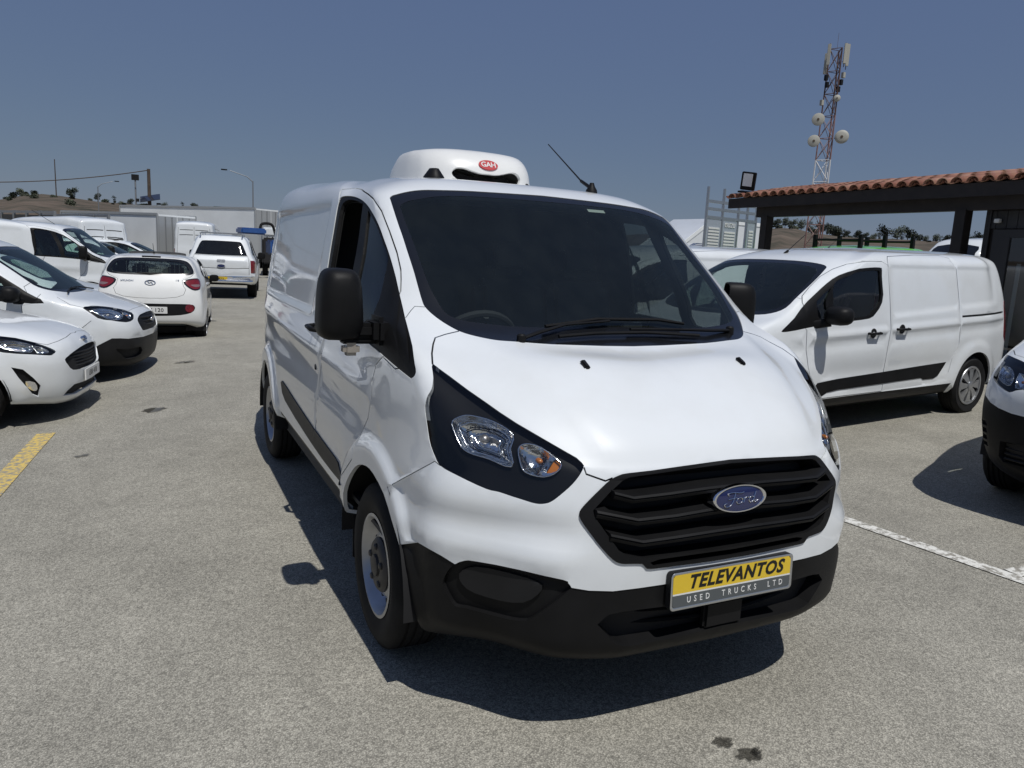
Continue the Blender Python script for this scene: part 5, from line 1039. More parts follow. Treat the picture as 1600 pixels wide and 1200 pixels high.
    lamp_inside(S, hl, [ppr(S, [(.80,.56,.80),(.74,.50,.83),(.70,.40,.815),(.69,.30,.785),(.74,.30,.73),(.79,.44,.745)]), ppr(S, [(.675,.29,.775),(.645,.205,.745),(.655,.185,.71),(.72,.26,.715)])], [], [], out['headlight'])
    for z in (.665, .635, .605, .575, .545): MB().tube([(x, .005+.10*(x/.5)**2, z) for x in np.linspace(-.44, .44, 9)], .007, 6).build('grille_bar', 'trim_grey', o)
    ford_badge(o, (0, .055, .770), .06, .025, .5, script=False); simple_cab(o, .62, 1.15, .98, 2.15, .62, None, 0)
    if detail:
        q = bpy.data.objects.new('number_plate', None); link(q, o); q.location = (0, -.012, .435); MB().box((-.26, 0, -.056), (.26, .012, .056), bev=.004).build('plate', 'plate_white', q)
        text_mesh('lettering', 'LRR 418', .075, 'black_ink', q, 0, .001, .0005, 1.1, xf=Matrix.Translation((0, -.001, 0)) @ TX)
    for s in (-1, 1): small_mirror(o, s, (.92, 1.42, 1.03), (.10, .07, .07), 'paint', stalk=(.80, 1.38, .98)); handle(o, s, .862, 2.08, .84, 'paint')
    return o
TX = Matrix.Rotation(math.radians(90), 4, 'X'); TB = Matrix.Rotation(math.radians(180), 4, 'Z') @ TX
courier = make_courier('delivery_van', 'small white delivery van with charcoal lower bumper, nose pointing right, behind the hatchback'); place(courier, -1.74, 8.75, math.radians(78))
fiesta = make_fiesta('hatchback_car', 'white hatchback nose at the left edge with triangular fog lamp recess'); place(fiesta, -2.31, 6.74, math.radians(80))
def make_i10():
    o = root('hatchback_car', 'small white hatchback seen from behind with red tail lamps and roof aerial', 'car'); S = Surf(auto_net(rows_i10(), [.9, 1.4, 1.9, 2.4, 2.9], 3.665), flare(.72, 3.105, .29, .33, .02, .58))
    fr = (0, S.U[5]); sd = (S.U[4]-.05, S.U[-4]+.15); re = (S.U[-5]-.1, S.U[-1]); rv = lambda p: S.find(p, (0, 2), re); sv = lambda p: S.find(p, (1, 2), sd); fv = lambda p: S.find(p, (0, 2), fr); E = lambda q: ext0(q, side=1, surf=S)
    gate = E(rv([(0,.80),(.2,.803),(.39,.824),(.493,.864),(.527,.95),(.49,1.0),(.47,1.09),(.60,1.15),(.66,1.22),(.62,1.36),(.50,1.44),(0,1.452)]))
    gl = E(smooth_line(rv([(0,1.43),(.35,1.425),(.50,1.405),(.585,1.35),(.635,1.26),(.64,1.21),(.59,1.18),(.43,1.163),(0,1.157)]), 3)); gi = E(smooth_line(rv([(0,1.395),(.33,1.392),(.46,1.375),(.53,1.33),(.575,1.26),(.575,1.22),(.53,1.203),(.40,1.19),(0,1.185)]), 3))
    lamp = ppr(S, [(.488,3.497,1.072),(.566,3.459,1.11),(.69,3.39,1.125),(.74,3.33,1.08),(.735,3.45,.98),(.70,3.52,.94),(.62,3.545,.945),(.535,3.532,1.0)], 2, re); val = E(smooth_line(rv([(0,.716),(.3,.716),(.58,.716),(.65,.69),(.66,.64),(.60,.575),(.44,.535),(.2,.52),(0,.515)]), 2)); rf = ppr(S, [(.545,3.63,.71),(.61,3.62,.708),(.65,3.618,.655),(.61,3.637,.588),(.54,3.647,.595),(.515,3.64,.65)], 2, re)
    plate = E(rv([(0,.67),(.245,.67),(.245,.555),(0,.555)]))
    win = smooth_line(sv([(1.05,1.05),(1.3,1.19),(1.55,1.31),(1.8,1.39),(2.2,1.415),(2.6,1.39),(2.95,1.28),(3.0,1.17),(2.6,1.09),(1.9,1.04),(1.4,1.02)]), 2, True); g1 = smooth_line(sv([(1.3,1.10),(1.55,1.26),(1.8,1.35),(1.95,1.365),(1.97,1.07),(1.45,1.05)]), 2, True); g2 = smooth_line(sv([(2.03,1.375),(2.3,1.38),(2.58,1.35),(2.72,1.27),(2.72,1.14),(2.5,1.10),(2.03,1.075)]), 2, True)
    ws = ext0(smooth_line(fv([(0,1.06),(.4,1.065),(.58,1.10),(.60,1.2),(.55,1.32),(.5,1.39),(.3,1.41),(0,1.415)]), 2))
    R = [Reg('tailgate', [gate], 'paint_warm'), Reg('panel_gap', [strip(S, gate[1:10], .006), strip(S, sv([(2.0,1.42),(2.0,1.0),(1.98,.6),(1.98,.27)]), .006), strip(S, sv([(2.85,1.33),(2.80,1.0),(2.62,.7)]), .006)], 'gap', off=-.01, skirt=0), Reg('rear_window_surround', [gl], 'frit', off=-.002, sub='tailgate'), Reg('rear_window', [gi], 'side_glass', off=-.004, skirt=0, sub='tailgate'), Reg('tail_lamp', [lamp], 'gloss_black', off=.006, mode='split'), Reg('tail_lens', [lamp.mean(0)+(lamp-lamp.mean(0))*.84], 'red_lens', off=.010, mode='split', sub='tail_lamp', skirt=.004), Reg('reversing_lens', [lamp.mean(0)+(lamp-lamp.mean(0))*[.5, .26]+[-.01, -.035]], 'lens_grey', off=.011, mode='split', sub='tail_lamp', skirt=0), Reg('rear_valance', [val], 'trim', off=-.012, skirt=.004), Reg('rear_reflector', [rf], 'red_lens', off=.002, mode='split'),
      Reg('window_frame', [win], 'trim', off=-.003, mode='split'), Reg('door_window', [g1, g2], 'side_glass', off=-.01, mode='split', skirt=0), Reg('windscreen', [ws], 'windscreen', off=-.004, skirt=0)]
    car_shell(o, S, R, (.72, 3.105), .285, .185, .05, 'trim', 'steel_rim', .175, ('lining', 3.5, .03, SKIP+('rear_window',), .8), 'paint_warm')
    simple_cab(o, .58, .95, 1.0, 1.95, .58, None, 0)
    m = MB()
    for x in np.linspace(-.5, .5, 14): m.tube([(x, 2.15, .75), (x, 2.15, 1.38)], .004, 4)
    for z in np.linspace(.78, 1.36, 9): m.tube([(-.52, 2.15, z), (.52, 2.15, z)], .004, 4)
    m.build('cargo_grid', 'aluminium', o)
    q = bpy.data.objects.new('number_plate', None); link(q, o); q.location = (0, 3.662, .612); MB().box((-.25, -.01, -.055), (.25, .006, .055), bev=.004).build('plate', 'plate_white', q); text_mesh('lettering', 'MHW 120', .085, 'black_ink', q, 0, .001, .0005, 1.1, xf=Matrix.Translation((0, .0072, 0)) @ TB)
    P = S(*[np.array([k]) for k in S.find([(0, 1.04)], (0, 2), re)[0]])[0]; lg = bpy.data.objects.new('maker_emblem', None); link(lg, o); lg.location = (0, P[1]+.004, 1.04); lg.rotation_euler = (math.radians(22), 0, 0)
    m = MB(); m.tube([(.075*math.cos(t), 0, .042*math.sin(t)) for t in np.linspace(0, 2*math.pi, 25)], .008, 6, cap=False); m.tube(smooth_line([(.035, 0, .032), (.02, 0, -.005), (-.02, 0, .005), (-.035, 0, -.032)], 4), .008, 6); m.build('oval_letter', 'chrome', lg)
    for tx, x, z in (('HYUNDAI', .335, 1.065), ('i10', -.40, 1.085)):
        p = S(*[np.array([k]) for k in S.find([(abs(x), z)], (0, 2), re)[0]])[0]; text_mesh('lettering', tx, .042, 'chrome', o, 0, .0005, .003, 1.0, xf=Matrix.Translation((x, p[1]+.004, z)) @ Matrix.Rotation(math.radians(22), 4, 'X') @ TB)
    m = MB(); m.tube([(0, 2.75, 1.49), (0, 2.78, 1.52)], [.02, .01], 8); m.tube([(0, 2.78, 1.52), (.0, 2.92, 1.66)], .004, 5); m.build('roof_aerial', 'trim', o)
    m = MB(); m.tube([(-.25, 3.42, 1.19), (.0, 3.455, 1.185), (.2, 3.44, 1.19)], [.008, .016, .008], 6); m.build('rear_wiper', 'trim', o); MB().box((-.14, 3.18, 1.448), (.14, 3.24, 1.462), bev=.004).build('high_brake_lamp', 'gap', o)
    for s in (-1, 1): small_mirror(o, s, (.895, 1.12, 1.04), (.085, .06, .065), 'trim', stalk=(.78, 1.1, .99))
    return o
i10 = make_i10(); place(i10, -1.4, 15.1, math.radians(174.4))
def make_pickup():
    o = root('pickup_truck', 'white pickup with dark-glazed hard top seen from behind, farther along the lane', 'pickup'); S = Surf(auto_net(rows_pickup(), [1.0, 1.8, 2.6, 3.5, 4.5], 5.36), flare(1.0, 4.22, .39, .44, .035, .66))
    fr = (0, S.U[5]); sd = (S.U[4]-.05, S.U[-4]+.15); re = (S.U[-5]-.1, S.U[-1]); rv = lambda p: S.find(p, (0, 2), re); sv = lambda p: S.find(p, (1, 2), sd); fv = lambda p: S.find(p, (0, 2), fr); E = lambda q: ext0(q, side=1, surf=S)
    gl = E(smooth_line(rv([(0,1.60),(.42,1.595),(.53,1.56),(.60,1.42),(.675,1.23),(.64,1.21),(0,1.205)]), 2)); lamp = ppr(S, [(.76,5.27,1.06),(.86,5.2,1.07),(.90,5.12,1.03),(.90,5.15,.74),(.78,5.31,.735)], 1, re); gate = E(rv([(0,1.19),(.70,1.19),(.735,1.0),(.735,.68),(0,.66)]))
    bump = E(rv([(0,.64),(.74,.645),(.86,.64),(.86,.46),(0,.46)])); win = smooth_line(sv([(1.55,1.22),(1.8,1.40),(2.05,1.56),(2.4,1.64),(3.3,1.64),(3.32,1.25),(2.4,1.21)]), 2, True); win2 = smooth_line(sv([(3.45,1.62),(4.6,1.60),(4.95,1.3),(4.9,1.24),(3.45,1.24)]), 1, True); ws = ext0(smooth_line(fv([(0,1.21),(.5,1.22),(.69,1.28),(.66,1.45),(.60,1.58),(.4,1.64),(0,1.65)]), 2))
    R = [Reg('tailgate', [gate], 'paint', mode='both'), Reg('panel_gap', [strip(S, gate[1:5], .012), E(np.concatenate([rv([(0,.838),(.4,.843),(.735,.863)]), rv([(.735,.877),(.4,.857),(0,.852)])])), strip(S, sv([(3.38,1.68),(3.38,1.1),(3.38,.5)]), .012)], 'trim_grey', off=-.012, skirt=0), Reg('rear_window', [gl], 'dark_glass', off=-.003), Reg('tail_lamp', [lamp], 'red_lens', off=.004, mode='split'), Reg('rear_bumper', [bump], 'chrome', off=.03, skirt=.05), Reg('side_window', [win, win2], 'dark_glass', off=-.004, mode='split'), Reg('windscreen', [ws], 'dark_glass', off=-.004)]
    car_shell(o, S, R, (1.0, 4.22), .385, .215, .07, 'trim', 'steel_rim', .26, zc=.39, Ra=.46)
    ford_badge(o, (0, 5.375, .915), .11, .045, 0, math.pi, script=False); MB().box((-.11, 5.35, 1.03), (.11, 5.375, 1.09), bev=.01).build('tailgate_handle', 'chrome', o)
    q = bpy.data.objects.new('number_plate', None); link(q, o); q.location = (.10, 5.40, .56); MB().box((-.26, -.01, -.056), (.26, .006, .056), bev=.004).build('plate', 'plate_yellow', q); text_mesh('lettering', 'KPA 823', .085, 'black_ink', q, 0, .001, .0005, 1.1, xf=Matrix.Translation((0, .0072, 0)) @ TB)
    MB().tube([(-.80, 5.36, .50), (-.78, 5.46, .50), (.78, 5.46, .50), (.80, 5.36, .50)], .045, 10).build('step_bar', 'chrome', o)
    for s in (-1, 1):
        m = MB(); m.tube([(s*.55, 3.2, 1.80), (s*.55, 5.0, 1.79)], .018, 6); [m.tube([(s*.55, y, 1.74), (s*.55, y, 1.80)], .015, 6) for y in (3.3, 4.1, 4.9)]; m.build('roof_rail', 'aluminium', o); small_mirror(o, s, (1.03, 1.75, 1.18), (.12, .08, .11), 'trim', stalk=(.87, 1.72, 1.12))
    MB().box((-.55, 4.72, 1.79), (.55, 4.80, 1.83), bev=.01).build('roof_bar', 'aluminium', o)
    return o
ranger = make_pickup(); place(ranger, .8, 25.9, math.radians(172))
def make_partner():
    o = root('panel_van', 'white van nose with black bumper cut off by the right edge', 'van'); S = Surf(auto_net(rows_partner(), [.9, 1.6, 2.3, 3.0, 3.7], 4.4), flare(.88, 3.66, .32, .37, .02, .66))
    fr = (0, S.U[5]); sd = (S.U[4]-.05, S.U[-4]+.1); fv = lambda p: S.find(p, (0, 2), fr); sv = lambda p: S.find(p, (1, 2), sd)
    hl = ppr(S, [(.81,.50,1.035),(.80,.40,1.01),(.805,.33,.965),(.812,.29,.915),(.78,.24,.885),(.705,.15,.857),(.636,.097,.842),(.60,.09,.86),(.56,.082,.872),(.50,.07,.88),(.48,.08,.93),(.52,.13,.985),(.60,.24,1.02),(.72,.36,1.04)])
    blk = np.concatenate([ext0(fv([(0,.70),(.3,.702),(.523,.708),(.598,.711)]), True, False), S.find([(.693,.118,.725),(.764,.178,.742),(.826,.252,.774),(.85,.33,.79),(.868,.48,.70)]), [[sv([(.62,.4)])[0][0], sv([(.62,.5)])[0][1]], [sv([(.62,.4)])[0][0], -.05], [-.03, -.05]]])
    vents = [ppr(S, [(.835,.28,z),(.775,.19,z+.01),(.765,.19,z-.022),(.825,.28,z-.03)], 1, fr) for z in (.60, .55, .50, .45)]; low = ext0(smooth_line(fv([(0,.53),(.5,.525),(.65,.51),(.655,.40),(.62,.37),(0,.37)]), 1)); gr = ext0(smooth_line(fv([(0,.84),(.40,.85),(.47,.84),(.42,.76),(0,.755)]), 1))
    ws = ext0(smooth_line(fv([(0,1.16),(.3,1.165),(.6,1.19),(.74,1.25),(.72,1.40),(.67,1.55),(.58,1.63),(.3,1.655),(0,1.66)]), 3)); bon = np.concatenate([ext0(fv([(0,1.03),(.4,1.035)]), True, False), S.find([(.60,.29,1.045),(.74,.42,1.055),(.80,.56,1.075),(.80,.85,1.15)]), ext0(fv([(.6,1.17),(.3,1.155),(0,1.15)]), False, True)]); win = smooth_line(sv([(1.0,1.20),(1.3,1.38),(1.6,1.54),(1.9,1.60),(2.2,1.60),(2.2,1.15),(1.4,1.12)]), 2, True)
    R = [Reg('bonnet', [bon], 'paint'), Reg('panel_gap', [strip(S, bon[1:7], .006)], 'gap', off=-.01, skirt=0), Reg('front_bumper', [blk], 'trim', skirt=.05), Reg('windscreen', [ws], 'windscreen', off=-.003), Reg('door_window', [win], 'dark_glass', off=-.003, mode='split'), Reg('headlight', [hl], 'lamp_lens', mode='split', skirt=.05, skirt_mat='housing'), Reg('bumper_vent', vents, 'gap', off=-.02, mode='split', skirt=0, sub='front_bumper'), Reg('lower_grille', [low], 'gap', off=-.045, skirt=0), Reg('grille', [gr], 'gap', off=-.03, skirt=0)]
    out = car_shell(o, S, R, (.88, 3.66), .325, .21, .05, 'steel', lining=('lining', 2.3, .03, SKIP+('front_bumper', 'lower_grille'), .8))
    lamp_inside(S, hl, [ppr(S, [(.80,.36,.98),(.72,.29,.985),(.66,.2,.95),(.66,.14,.89),(.72,.18,.89),(.79,.28,.92)])], [ppr(S, [(.63,.19,.97),(.56,.13,.95),(.54,.09,.90),(.62,.11,.88)])], [], out['headlight'])
    for z in (.50, .465, .43, .395): MB().tube([(x, .03+.10*(x/.6)**2, z) for x in np.linspace(-.62, .62, 11)], .009, 6).build('grille_slat', 'trim_grey', out['front_bumper'][0])
    simple_cab(o, .7, .95, 1.12, 2.0, .82, 2.3, 1.6)
    return o
partner = make_partner(); place(partner, 3.35, .43, math.radians(-78))
# second large van, and a few more cars between the rows
c2 = root('panel_van', 'large white panel van on the left showing its dark cab window and mirror', 'van'); S2, O2 = van_parts(c2, .075, False); cab_interior(c2); mirror_pair(c2)
liner(c2, .97, .34, .47, .99, .62); liner(c2, 3.903, .335, .42, .985, .62)
for y in (.97, 3.903):
    for s in (-1, 1): wheel(c2, (s*.865, y, .335), s, n=24)
MB().tube([(-.40, 1.78, 1.96), (-.40, 2.24, 2.25)], .005, 5).build('aerial', 'trim', c2); place(c2, -1.79, 18.0, math.radians(78))
for x, y, lab in ((-1.95, 12.3, 'white hatchback with only its bonnet and lamp showing between the two vans on the left'), (-1.2, 23.6, 'white hatchback roof and windscreen showing just right of the large van cab'), (-.4, 26.3, 'white car roof showing above the small hatchback, beside the grey trailer')):
    c = copy_tree(fiesta); c['label'] = lab; place(c, x, y, math.radians(78))
# ---------------------------------------------------------------- far ground and hills
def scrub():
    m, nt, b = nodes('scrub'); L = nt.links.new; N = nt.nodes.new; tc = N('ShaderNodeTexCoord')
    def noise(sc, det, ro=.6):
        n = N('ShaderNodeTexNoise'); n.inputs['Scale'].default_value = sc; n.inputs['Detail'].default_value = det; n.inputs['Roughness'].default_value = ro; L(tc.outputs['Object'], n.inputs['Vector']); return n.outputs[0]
    r = N('ShaderNodeValToRGB'); e = r.color_ramp.elements; e[0].position = .36; e[0].color = (.040, .042, .032, 1); e[1].position = .68; e[1].color = (.155, .128, .10, 1)  # hill browns kept low in saturation, distance haze put into the colour
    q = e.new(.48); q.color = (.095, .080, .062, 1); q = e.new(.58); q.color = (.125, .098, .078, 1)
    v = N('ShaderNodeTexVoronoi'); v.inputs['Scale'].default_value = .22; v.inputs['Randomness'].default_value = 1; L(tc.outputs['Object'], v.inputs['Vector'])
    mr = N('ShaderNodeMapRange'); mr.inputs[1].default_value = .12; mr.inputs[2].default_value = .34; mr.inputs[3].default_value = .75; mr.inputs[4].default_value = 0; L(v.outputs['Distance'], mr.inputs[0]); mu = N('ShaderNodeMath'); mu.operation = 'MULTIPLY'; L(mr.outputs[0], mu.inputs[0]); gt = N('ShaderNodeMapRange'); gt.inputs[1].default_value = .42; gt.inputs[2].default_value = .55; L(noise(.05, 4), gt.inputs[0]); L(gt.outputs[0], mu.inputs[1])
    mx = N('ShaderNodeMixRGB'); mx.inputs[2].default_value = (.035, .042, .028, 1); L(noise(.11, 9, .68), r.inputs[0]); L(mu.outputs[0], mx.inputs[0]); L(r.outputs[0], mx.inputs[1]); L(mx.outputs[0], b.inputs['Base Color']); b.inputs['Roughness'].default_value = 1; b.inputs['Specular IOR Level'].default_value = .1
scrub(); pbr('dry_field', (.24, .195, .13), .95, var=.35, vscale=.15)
AZ = [-180, -60, -20, -10, -8.24, -7.4, -5.85, -4.8, -3, -1.7, 4, 7.4, 12, 30, 40, 45.2, 48, 49.6, 52.4, 55.4, 62, 90, 180]
EL = [1.2, 1.2, 1.4, 1.55, 1.70, 2.08, 2.2, 2.17, 2.06, 1.95, 1.80, 1.85, 1.75, 1.7, 2.0, 2.75, 2.35, 2.2, 2.15, 2.1, 2.1, 1.4, 1.2]
RR = [70, 85, 105, 135, 175, 225, 285, 320, 380, 600, 1400, 4000]; FR_ = [0, .03, .18, .36, .55, .75, .95, 1.0, .98, .7, .4, .25]
azs = np.concatenate([np.arange(-180, -24, 6), np.arange(-24, 80, 1.0), np.arange(80, 180, 6)]); V = []; rg = random.Random(3)
def terr(az, k):
    a = math.radians(az); r = RR[k]; x, y = CAM[0]+r*math.sin(a), CAM[1]+r*math.cos(a); z0 = gz(min(x, 60))-.25
    zr = 1.6+320*math.tan(math.radians(np.interp(az, AZ, EL))); return x, y, z0+(zr-z0)*FR_[k]
for k in range(len(RR)):
    for az in azs:
        x, y, z = terr(az, k); V.append((x, y, z+(rg.uniform(-.35, .35) if 1 < k < 9 else 0)))
n = len(azs); F = [(k*n+i, (k+1)*n+i, (k+1)*n+(i+1) % n, k*n+(i+1) % n) for k in range(len(RR)-1) for i in range(n)]
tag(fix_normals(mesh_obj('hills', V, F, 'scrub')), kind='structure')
V = [(-80, -20), (95, -20), (95, 84), (-80, 84)]; tag(mesh_obj('verge', [(x, y, -.9) for x, y in [(-260, -260), (260, -260), (260, 100), (-260, 100)]], [(0, 1, 2, 3)], 'dry_field', smooth=False), kind='structure')
def at(az, r, dz=0):
    a = math.radians(az); x, y = CAM[0]+r*math.sin(a), CAM[1]+r*math.cos(a); z0 = gz(min(x, 60))-.25; zr = 1.6+320*math.tan(math.radians(np.interp(az, AZ, EL)))
    return (x, y, z0+(zr-z0)*float(np.interp(r, RR, FR_))+dz)
# trees: tapered trunk with limbs, crown of many leaf clumps
pbr('bark', (.09, .065, .045), .9, var=.3, vscale=6); pbr('leaf', (.062, .072, .045), .8, var=.45, vscale=1.2); pbr('leaf_dark', (.042, .052, .036), .85, var=.4, vscale=1.5)  # leaf greens lightened and greyed to carry distance haze in the colour
def tree_meshes(seed, h, w, leaf, tall=False):
    q = random.Random(seed); t = MB(); t.tube([(0, 0, -.3), (.05, 0, h*.25), (.1, .05, h*.5)], [.16*h/5, .12*h/5, .05*h/5], 6)
    for i in range(4): a = q.uniform(0, 6.28); t.tube([(.05, 0, h*.25), (math.cos(a)*w*.3, math.sin(a)*w*.3, h*.55)], [.06*h/5, .02*h/5], 5)
    V = []; F = []; cl = []
    for i in range(9): a = q.uniform(0, 6.28); r = q.uniform(0, .6)*w; cl.append((math.cos(a)*r*.5, math.sin(a)*r*.5, h*q.uniform(.38, .85) if not tall else h*q.uniform(.2, .9), w*q.uniform(.2, .34)))
    for cx, cy, cz, cr in cl:
        for i in range(55):
            u = q.uniform(-1, 1); a = q.uniform(0, 6.28); s = math.sqrt(1-u*u); rr = cr*q.uniform(.55, 1.08); p = Vector((cx+rr*s*math.cos(a), cy+rr*s*math.sin(a), cz+rr*u*.8)); z = w*q.uniform(.035, .07)
            d1 = Vector((q.gauss(0, 1), q.gauss(0, 1), q.gauss(0, 1))).normalized(); d2 = d1.orthogonal().normalized(); k = len(V); V += [(p+d1*z)[:], (p+d2*z)[:], (p-d1*z)[:], (p-d2*z)[:]]; F.append((k, k+1, k+2, k+3))
    return t, V, F, leaf
TM = {}
def tree(kind, loc, sc, label, group):
    o = root({'round': 'tree', 'bush': 'bush', 'tall': 'conifer_tree'}[kind], label, 'bush' if kind == 'bush' else 'tree', loc, rg.uniform(0, 6.28), group); o.scale = (sc, sc, sc*rg.uniform(.85, 1.15))
    if kind not in TM:
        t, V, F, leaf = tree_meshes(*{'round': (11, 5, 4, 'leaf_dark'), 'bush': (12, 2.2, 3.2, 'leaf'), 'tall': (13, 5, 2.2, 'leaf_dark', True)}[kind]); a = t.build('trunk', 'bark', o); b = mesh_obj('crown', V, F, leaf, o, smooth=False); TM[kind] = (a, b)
    else:
        for p in TM[kind]: c = p.copy(); COL.objects.link(c); c.parent = o
TREES = [('round', -4.35, 318, 1.0, 'lone round tree on the crest of the brown hill left of the utility poles'), ('bush', -7.2, 318, 1.3, 'dark bush on the left crown of the brown hill'), ('bush', -6.4, 317, 1.0, 'low bush beside the dark bush on the hill crown')]
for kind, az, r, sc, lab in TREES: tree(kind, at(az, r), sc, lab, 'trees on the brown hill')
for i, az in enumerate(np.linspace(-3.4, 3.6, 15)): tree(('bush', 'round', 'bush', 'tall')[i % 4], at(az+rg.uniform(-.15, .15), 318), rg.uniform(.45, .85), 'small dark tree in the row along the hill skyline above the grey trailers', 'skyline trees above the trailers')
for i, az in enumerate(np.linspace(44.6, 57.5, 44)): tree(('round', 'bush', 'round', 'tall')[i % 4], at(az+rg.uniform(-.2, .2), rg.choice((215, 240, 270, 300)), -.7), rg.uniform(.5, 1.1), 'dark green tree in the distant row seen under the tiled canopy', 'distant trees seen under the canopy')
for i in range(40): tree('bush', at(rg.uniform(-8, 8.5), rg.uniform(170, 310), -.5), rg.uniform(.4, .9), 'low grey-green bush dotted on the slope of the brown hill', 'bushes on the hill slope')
# ---------------------------------------------------------------- tiled canopy and cabin on the right
pbr('dark_wood', (.016, .0115, .010), .62, var=.4, vscale=5, bump=.2, bscale=60); pbr('dark_board', (.030, .030, .031), .6, var=.25, vscale=4); pbr('dark_frame', (.022, .021, .022), .45)
def clay():
    m, nt, b = nodes('clay'); L = nt.links.new; oi = nt.nodes.new('ShaderNodeObjectInfo'); r = nt.nodes.new('ShaderNodeValToRGB'); e = r.color_ramp.elements; e[0].color = (.26, .11, .07, 1); e[1].color = (.44, .25, .17, 1); q = e.new(.5); q.color = (.35, .165, .105, 1)
    n = nt.nodes.new('ShaderNodeTexNoise'); n.inputs['Scale'].default_value = 9; n.inputs['Detail'].default_value = 6; mx = nt.nodes.new('ShaderNodeMixRGB'); mx.blend_type = 'MULTIPLY'; mx.inputs[0].default_value = .6
    tc = nt.nodes.new('ShaderNodeTexCoord'); L(tc.outputs['Object'], n.inputs['Vector']); L(oi.outputs['Random'], r.inputs[0]); L(r.outputs[0], mx.inputs[1]); L(n.outputs['Color'], mx.inputs[2]); L(mx.outputs[0], b.inputs['Base Color']); b.inputs['Roughness'].default_value = .85
clay()
can = root('canopy', 'open dark timber canopy with orange clay roof tiles beside the cabin', 'canopy'); Y0, Y1, EX, EZ = 2.0, 10.75, 9.25, 3.0; SL = math.tan(math.radians(10))
MB().box((EX+.02, Y0, EZ-.20), (EX+.07, Y1, EZ-.005)).build('fascia_board', 'dark_wood', can); MB().box((9.50, Y0, 2.62), (9.64, 10.15, 2.86)).build('front_beam', 'dark_wood', can)
k = MB(); k.add([(EX+.05, Y0, EZ-.01), (EX+2.6, Y0, EZ-.01+2.55*SL), (EX+2.6, Y1, EZ-.01+2.55*SL), (EX+.05, Y1, EZ-.01), (EX+.05, Y0, EZ-.04), (EX+2.6, Y0, EZ-.04+2.55*SL), (EX+2.6, Y1, EZ-.04+2.55*SL), (EX+.05, Y1, EZ-.04)], [(0, 1, 2, 3), (7, 6, 5, 4), (0, 4, 5, 1), (1, 5, 6, 2), (2, 6, 7, 3), (3, 7, 4, 0)]); k.build('roof_deck', 'dark_wood', can)
for y in np.arange(Y0+.3, Y1, .78):
    xf = Matrix.Translation((EX+.06, y, EZ-.115)) @ Matrix.Rotation(-math.radians(10), 4, 'Y'); MB().box((0, -.04, -.06), (2.5, .04, .06), xf=xf).build('rafter', 'dark_wood', can)
for x, y in ((9.48, 9.90), (9.48, 5.78), (11.7, 5.6)): MB().box((x, y-.09, gz(x)-.1), (x+.18, y+.09, 2.64 if x < 10 else 3.2), bev=.006).build('post', 'dark_wood', can)
MB().box((11.72, Y0, 3.05), (11.86, 10.15, 3.25)).build('rear_beam', 'dark_wood', can)
tl = MB(); nn = 9
for dr in (0, .012):
    pass
V = []; F = []
for ix, x in enumerate((0, .21, .42)):
    r = .098-.018*ix/2
    for q in range(nn): a = math.pi*q/(nn-1); V.append((x, r*math.cos(a), r*math.sin(a)*.86))
    for q in range(nn): a = math.pi*q/(nn-1); V.append((x, (r-.013)*math.cos(a), (r-.013)*math.sin(a)*.86))
for ix in range(2):
    for q in range(nn-1):
        b0 = ix*2*nn+q; F += [(b0, b0+1, b0+2*nn+1, b0+2*nn), (b0+nn+1, b0+nn, b0+3*nn, b0+3*nn+1)]
F += [(q, q+nn, q+nn+1, q+1) for q in range(nn-1)]
tile_me = None
for j in range(5):
    for i, y in enumerate(np.arange(Y0, Y1, .232)):
        for kind in (0, 1):
            yy = y+(.116 if kind else 0); x = EX-.05+j*.36+(.03 if kind else 0)
            if tile_me is None: o = mesh_obj('roof_tile', V, F, 'clay', can); tile_me = o.data
            else: o = link(bpy.data.objects.new('roof_tile', tile_me), can)
            o.location = (x, yy+rg.uniform(-.008, .008), EZ+.005+(x-EX)*SL+(.012 if not kind else .052)); o.rotation_euler = (math.pi if kind else 0, -math.radians(10)+rg.uniform(-.02, .02) if not kind else -math.radians(10), rg.uniform(-.02, .02)); 
            if kind: o.scale = (1, 1.05, .7)
cab = root('cabin', 'dark boarded site cabin with framed window under the canopy at right', 'cabin'); cx = 9.75
for a_, b_ in (((cx+.02, 1.6, .1), (cx+.12, 3.9, 2.95)), ((cx+.02, 5.36, .1), (cx+3, 5.50, 2.95)), ((cx+.02, 3.9, 2.34), (cx+.12, 5.36, 2.95)), ((cx+.02, 3.9, .1), (cx+.12, 5.36, .3)), ((cx+.02, 1.6, 2.9), (cx+3, 5.36, 2.95))): MB().box(a_, b_).build('wall', 'dark_wood', cab)
pbr('room', (.16, .17, .17), .8); pbr('reflection_grey', (.50, .52, .52), .7); MB().box((cx+2.9, 1.6, .1), (cx+3, 5.36, 2.9)).build('rear_wall', 'room', cab); MB().box((cx+.12, 1.6, .1), (cx+2.9, 5.36, .2)).build('floor', 'dark_board', cab)
for y_ in (3.98, 4.06, 4.46, 4.54, 4.62, 4.98): MB().box((cx+.10, y_, .4), (cx+.115, y_+.055, 1.85)).build('reflection_strip', 'reflection_grey', cab)  # pale strips behind the glass, standing in for white posts reflected in it
for y in np.arange(1.65, 5.45, .155): MB().box((cx-.005, y, 2.36 if y > 3.9 else .25), (cx+.02, y+.15, 2.62), bev=.004).build('board', 'dark_board', cab)
MB().box((cx-.03, 5.44, .2), (cx+.05, 5.52, 2.66)).build('corner_trim', 'dark_frame', cab)
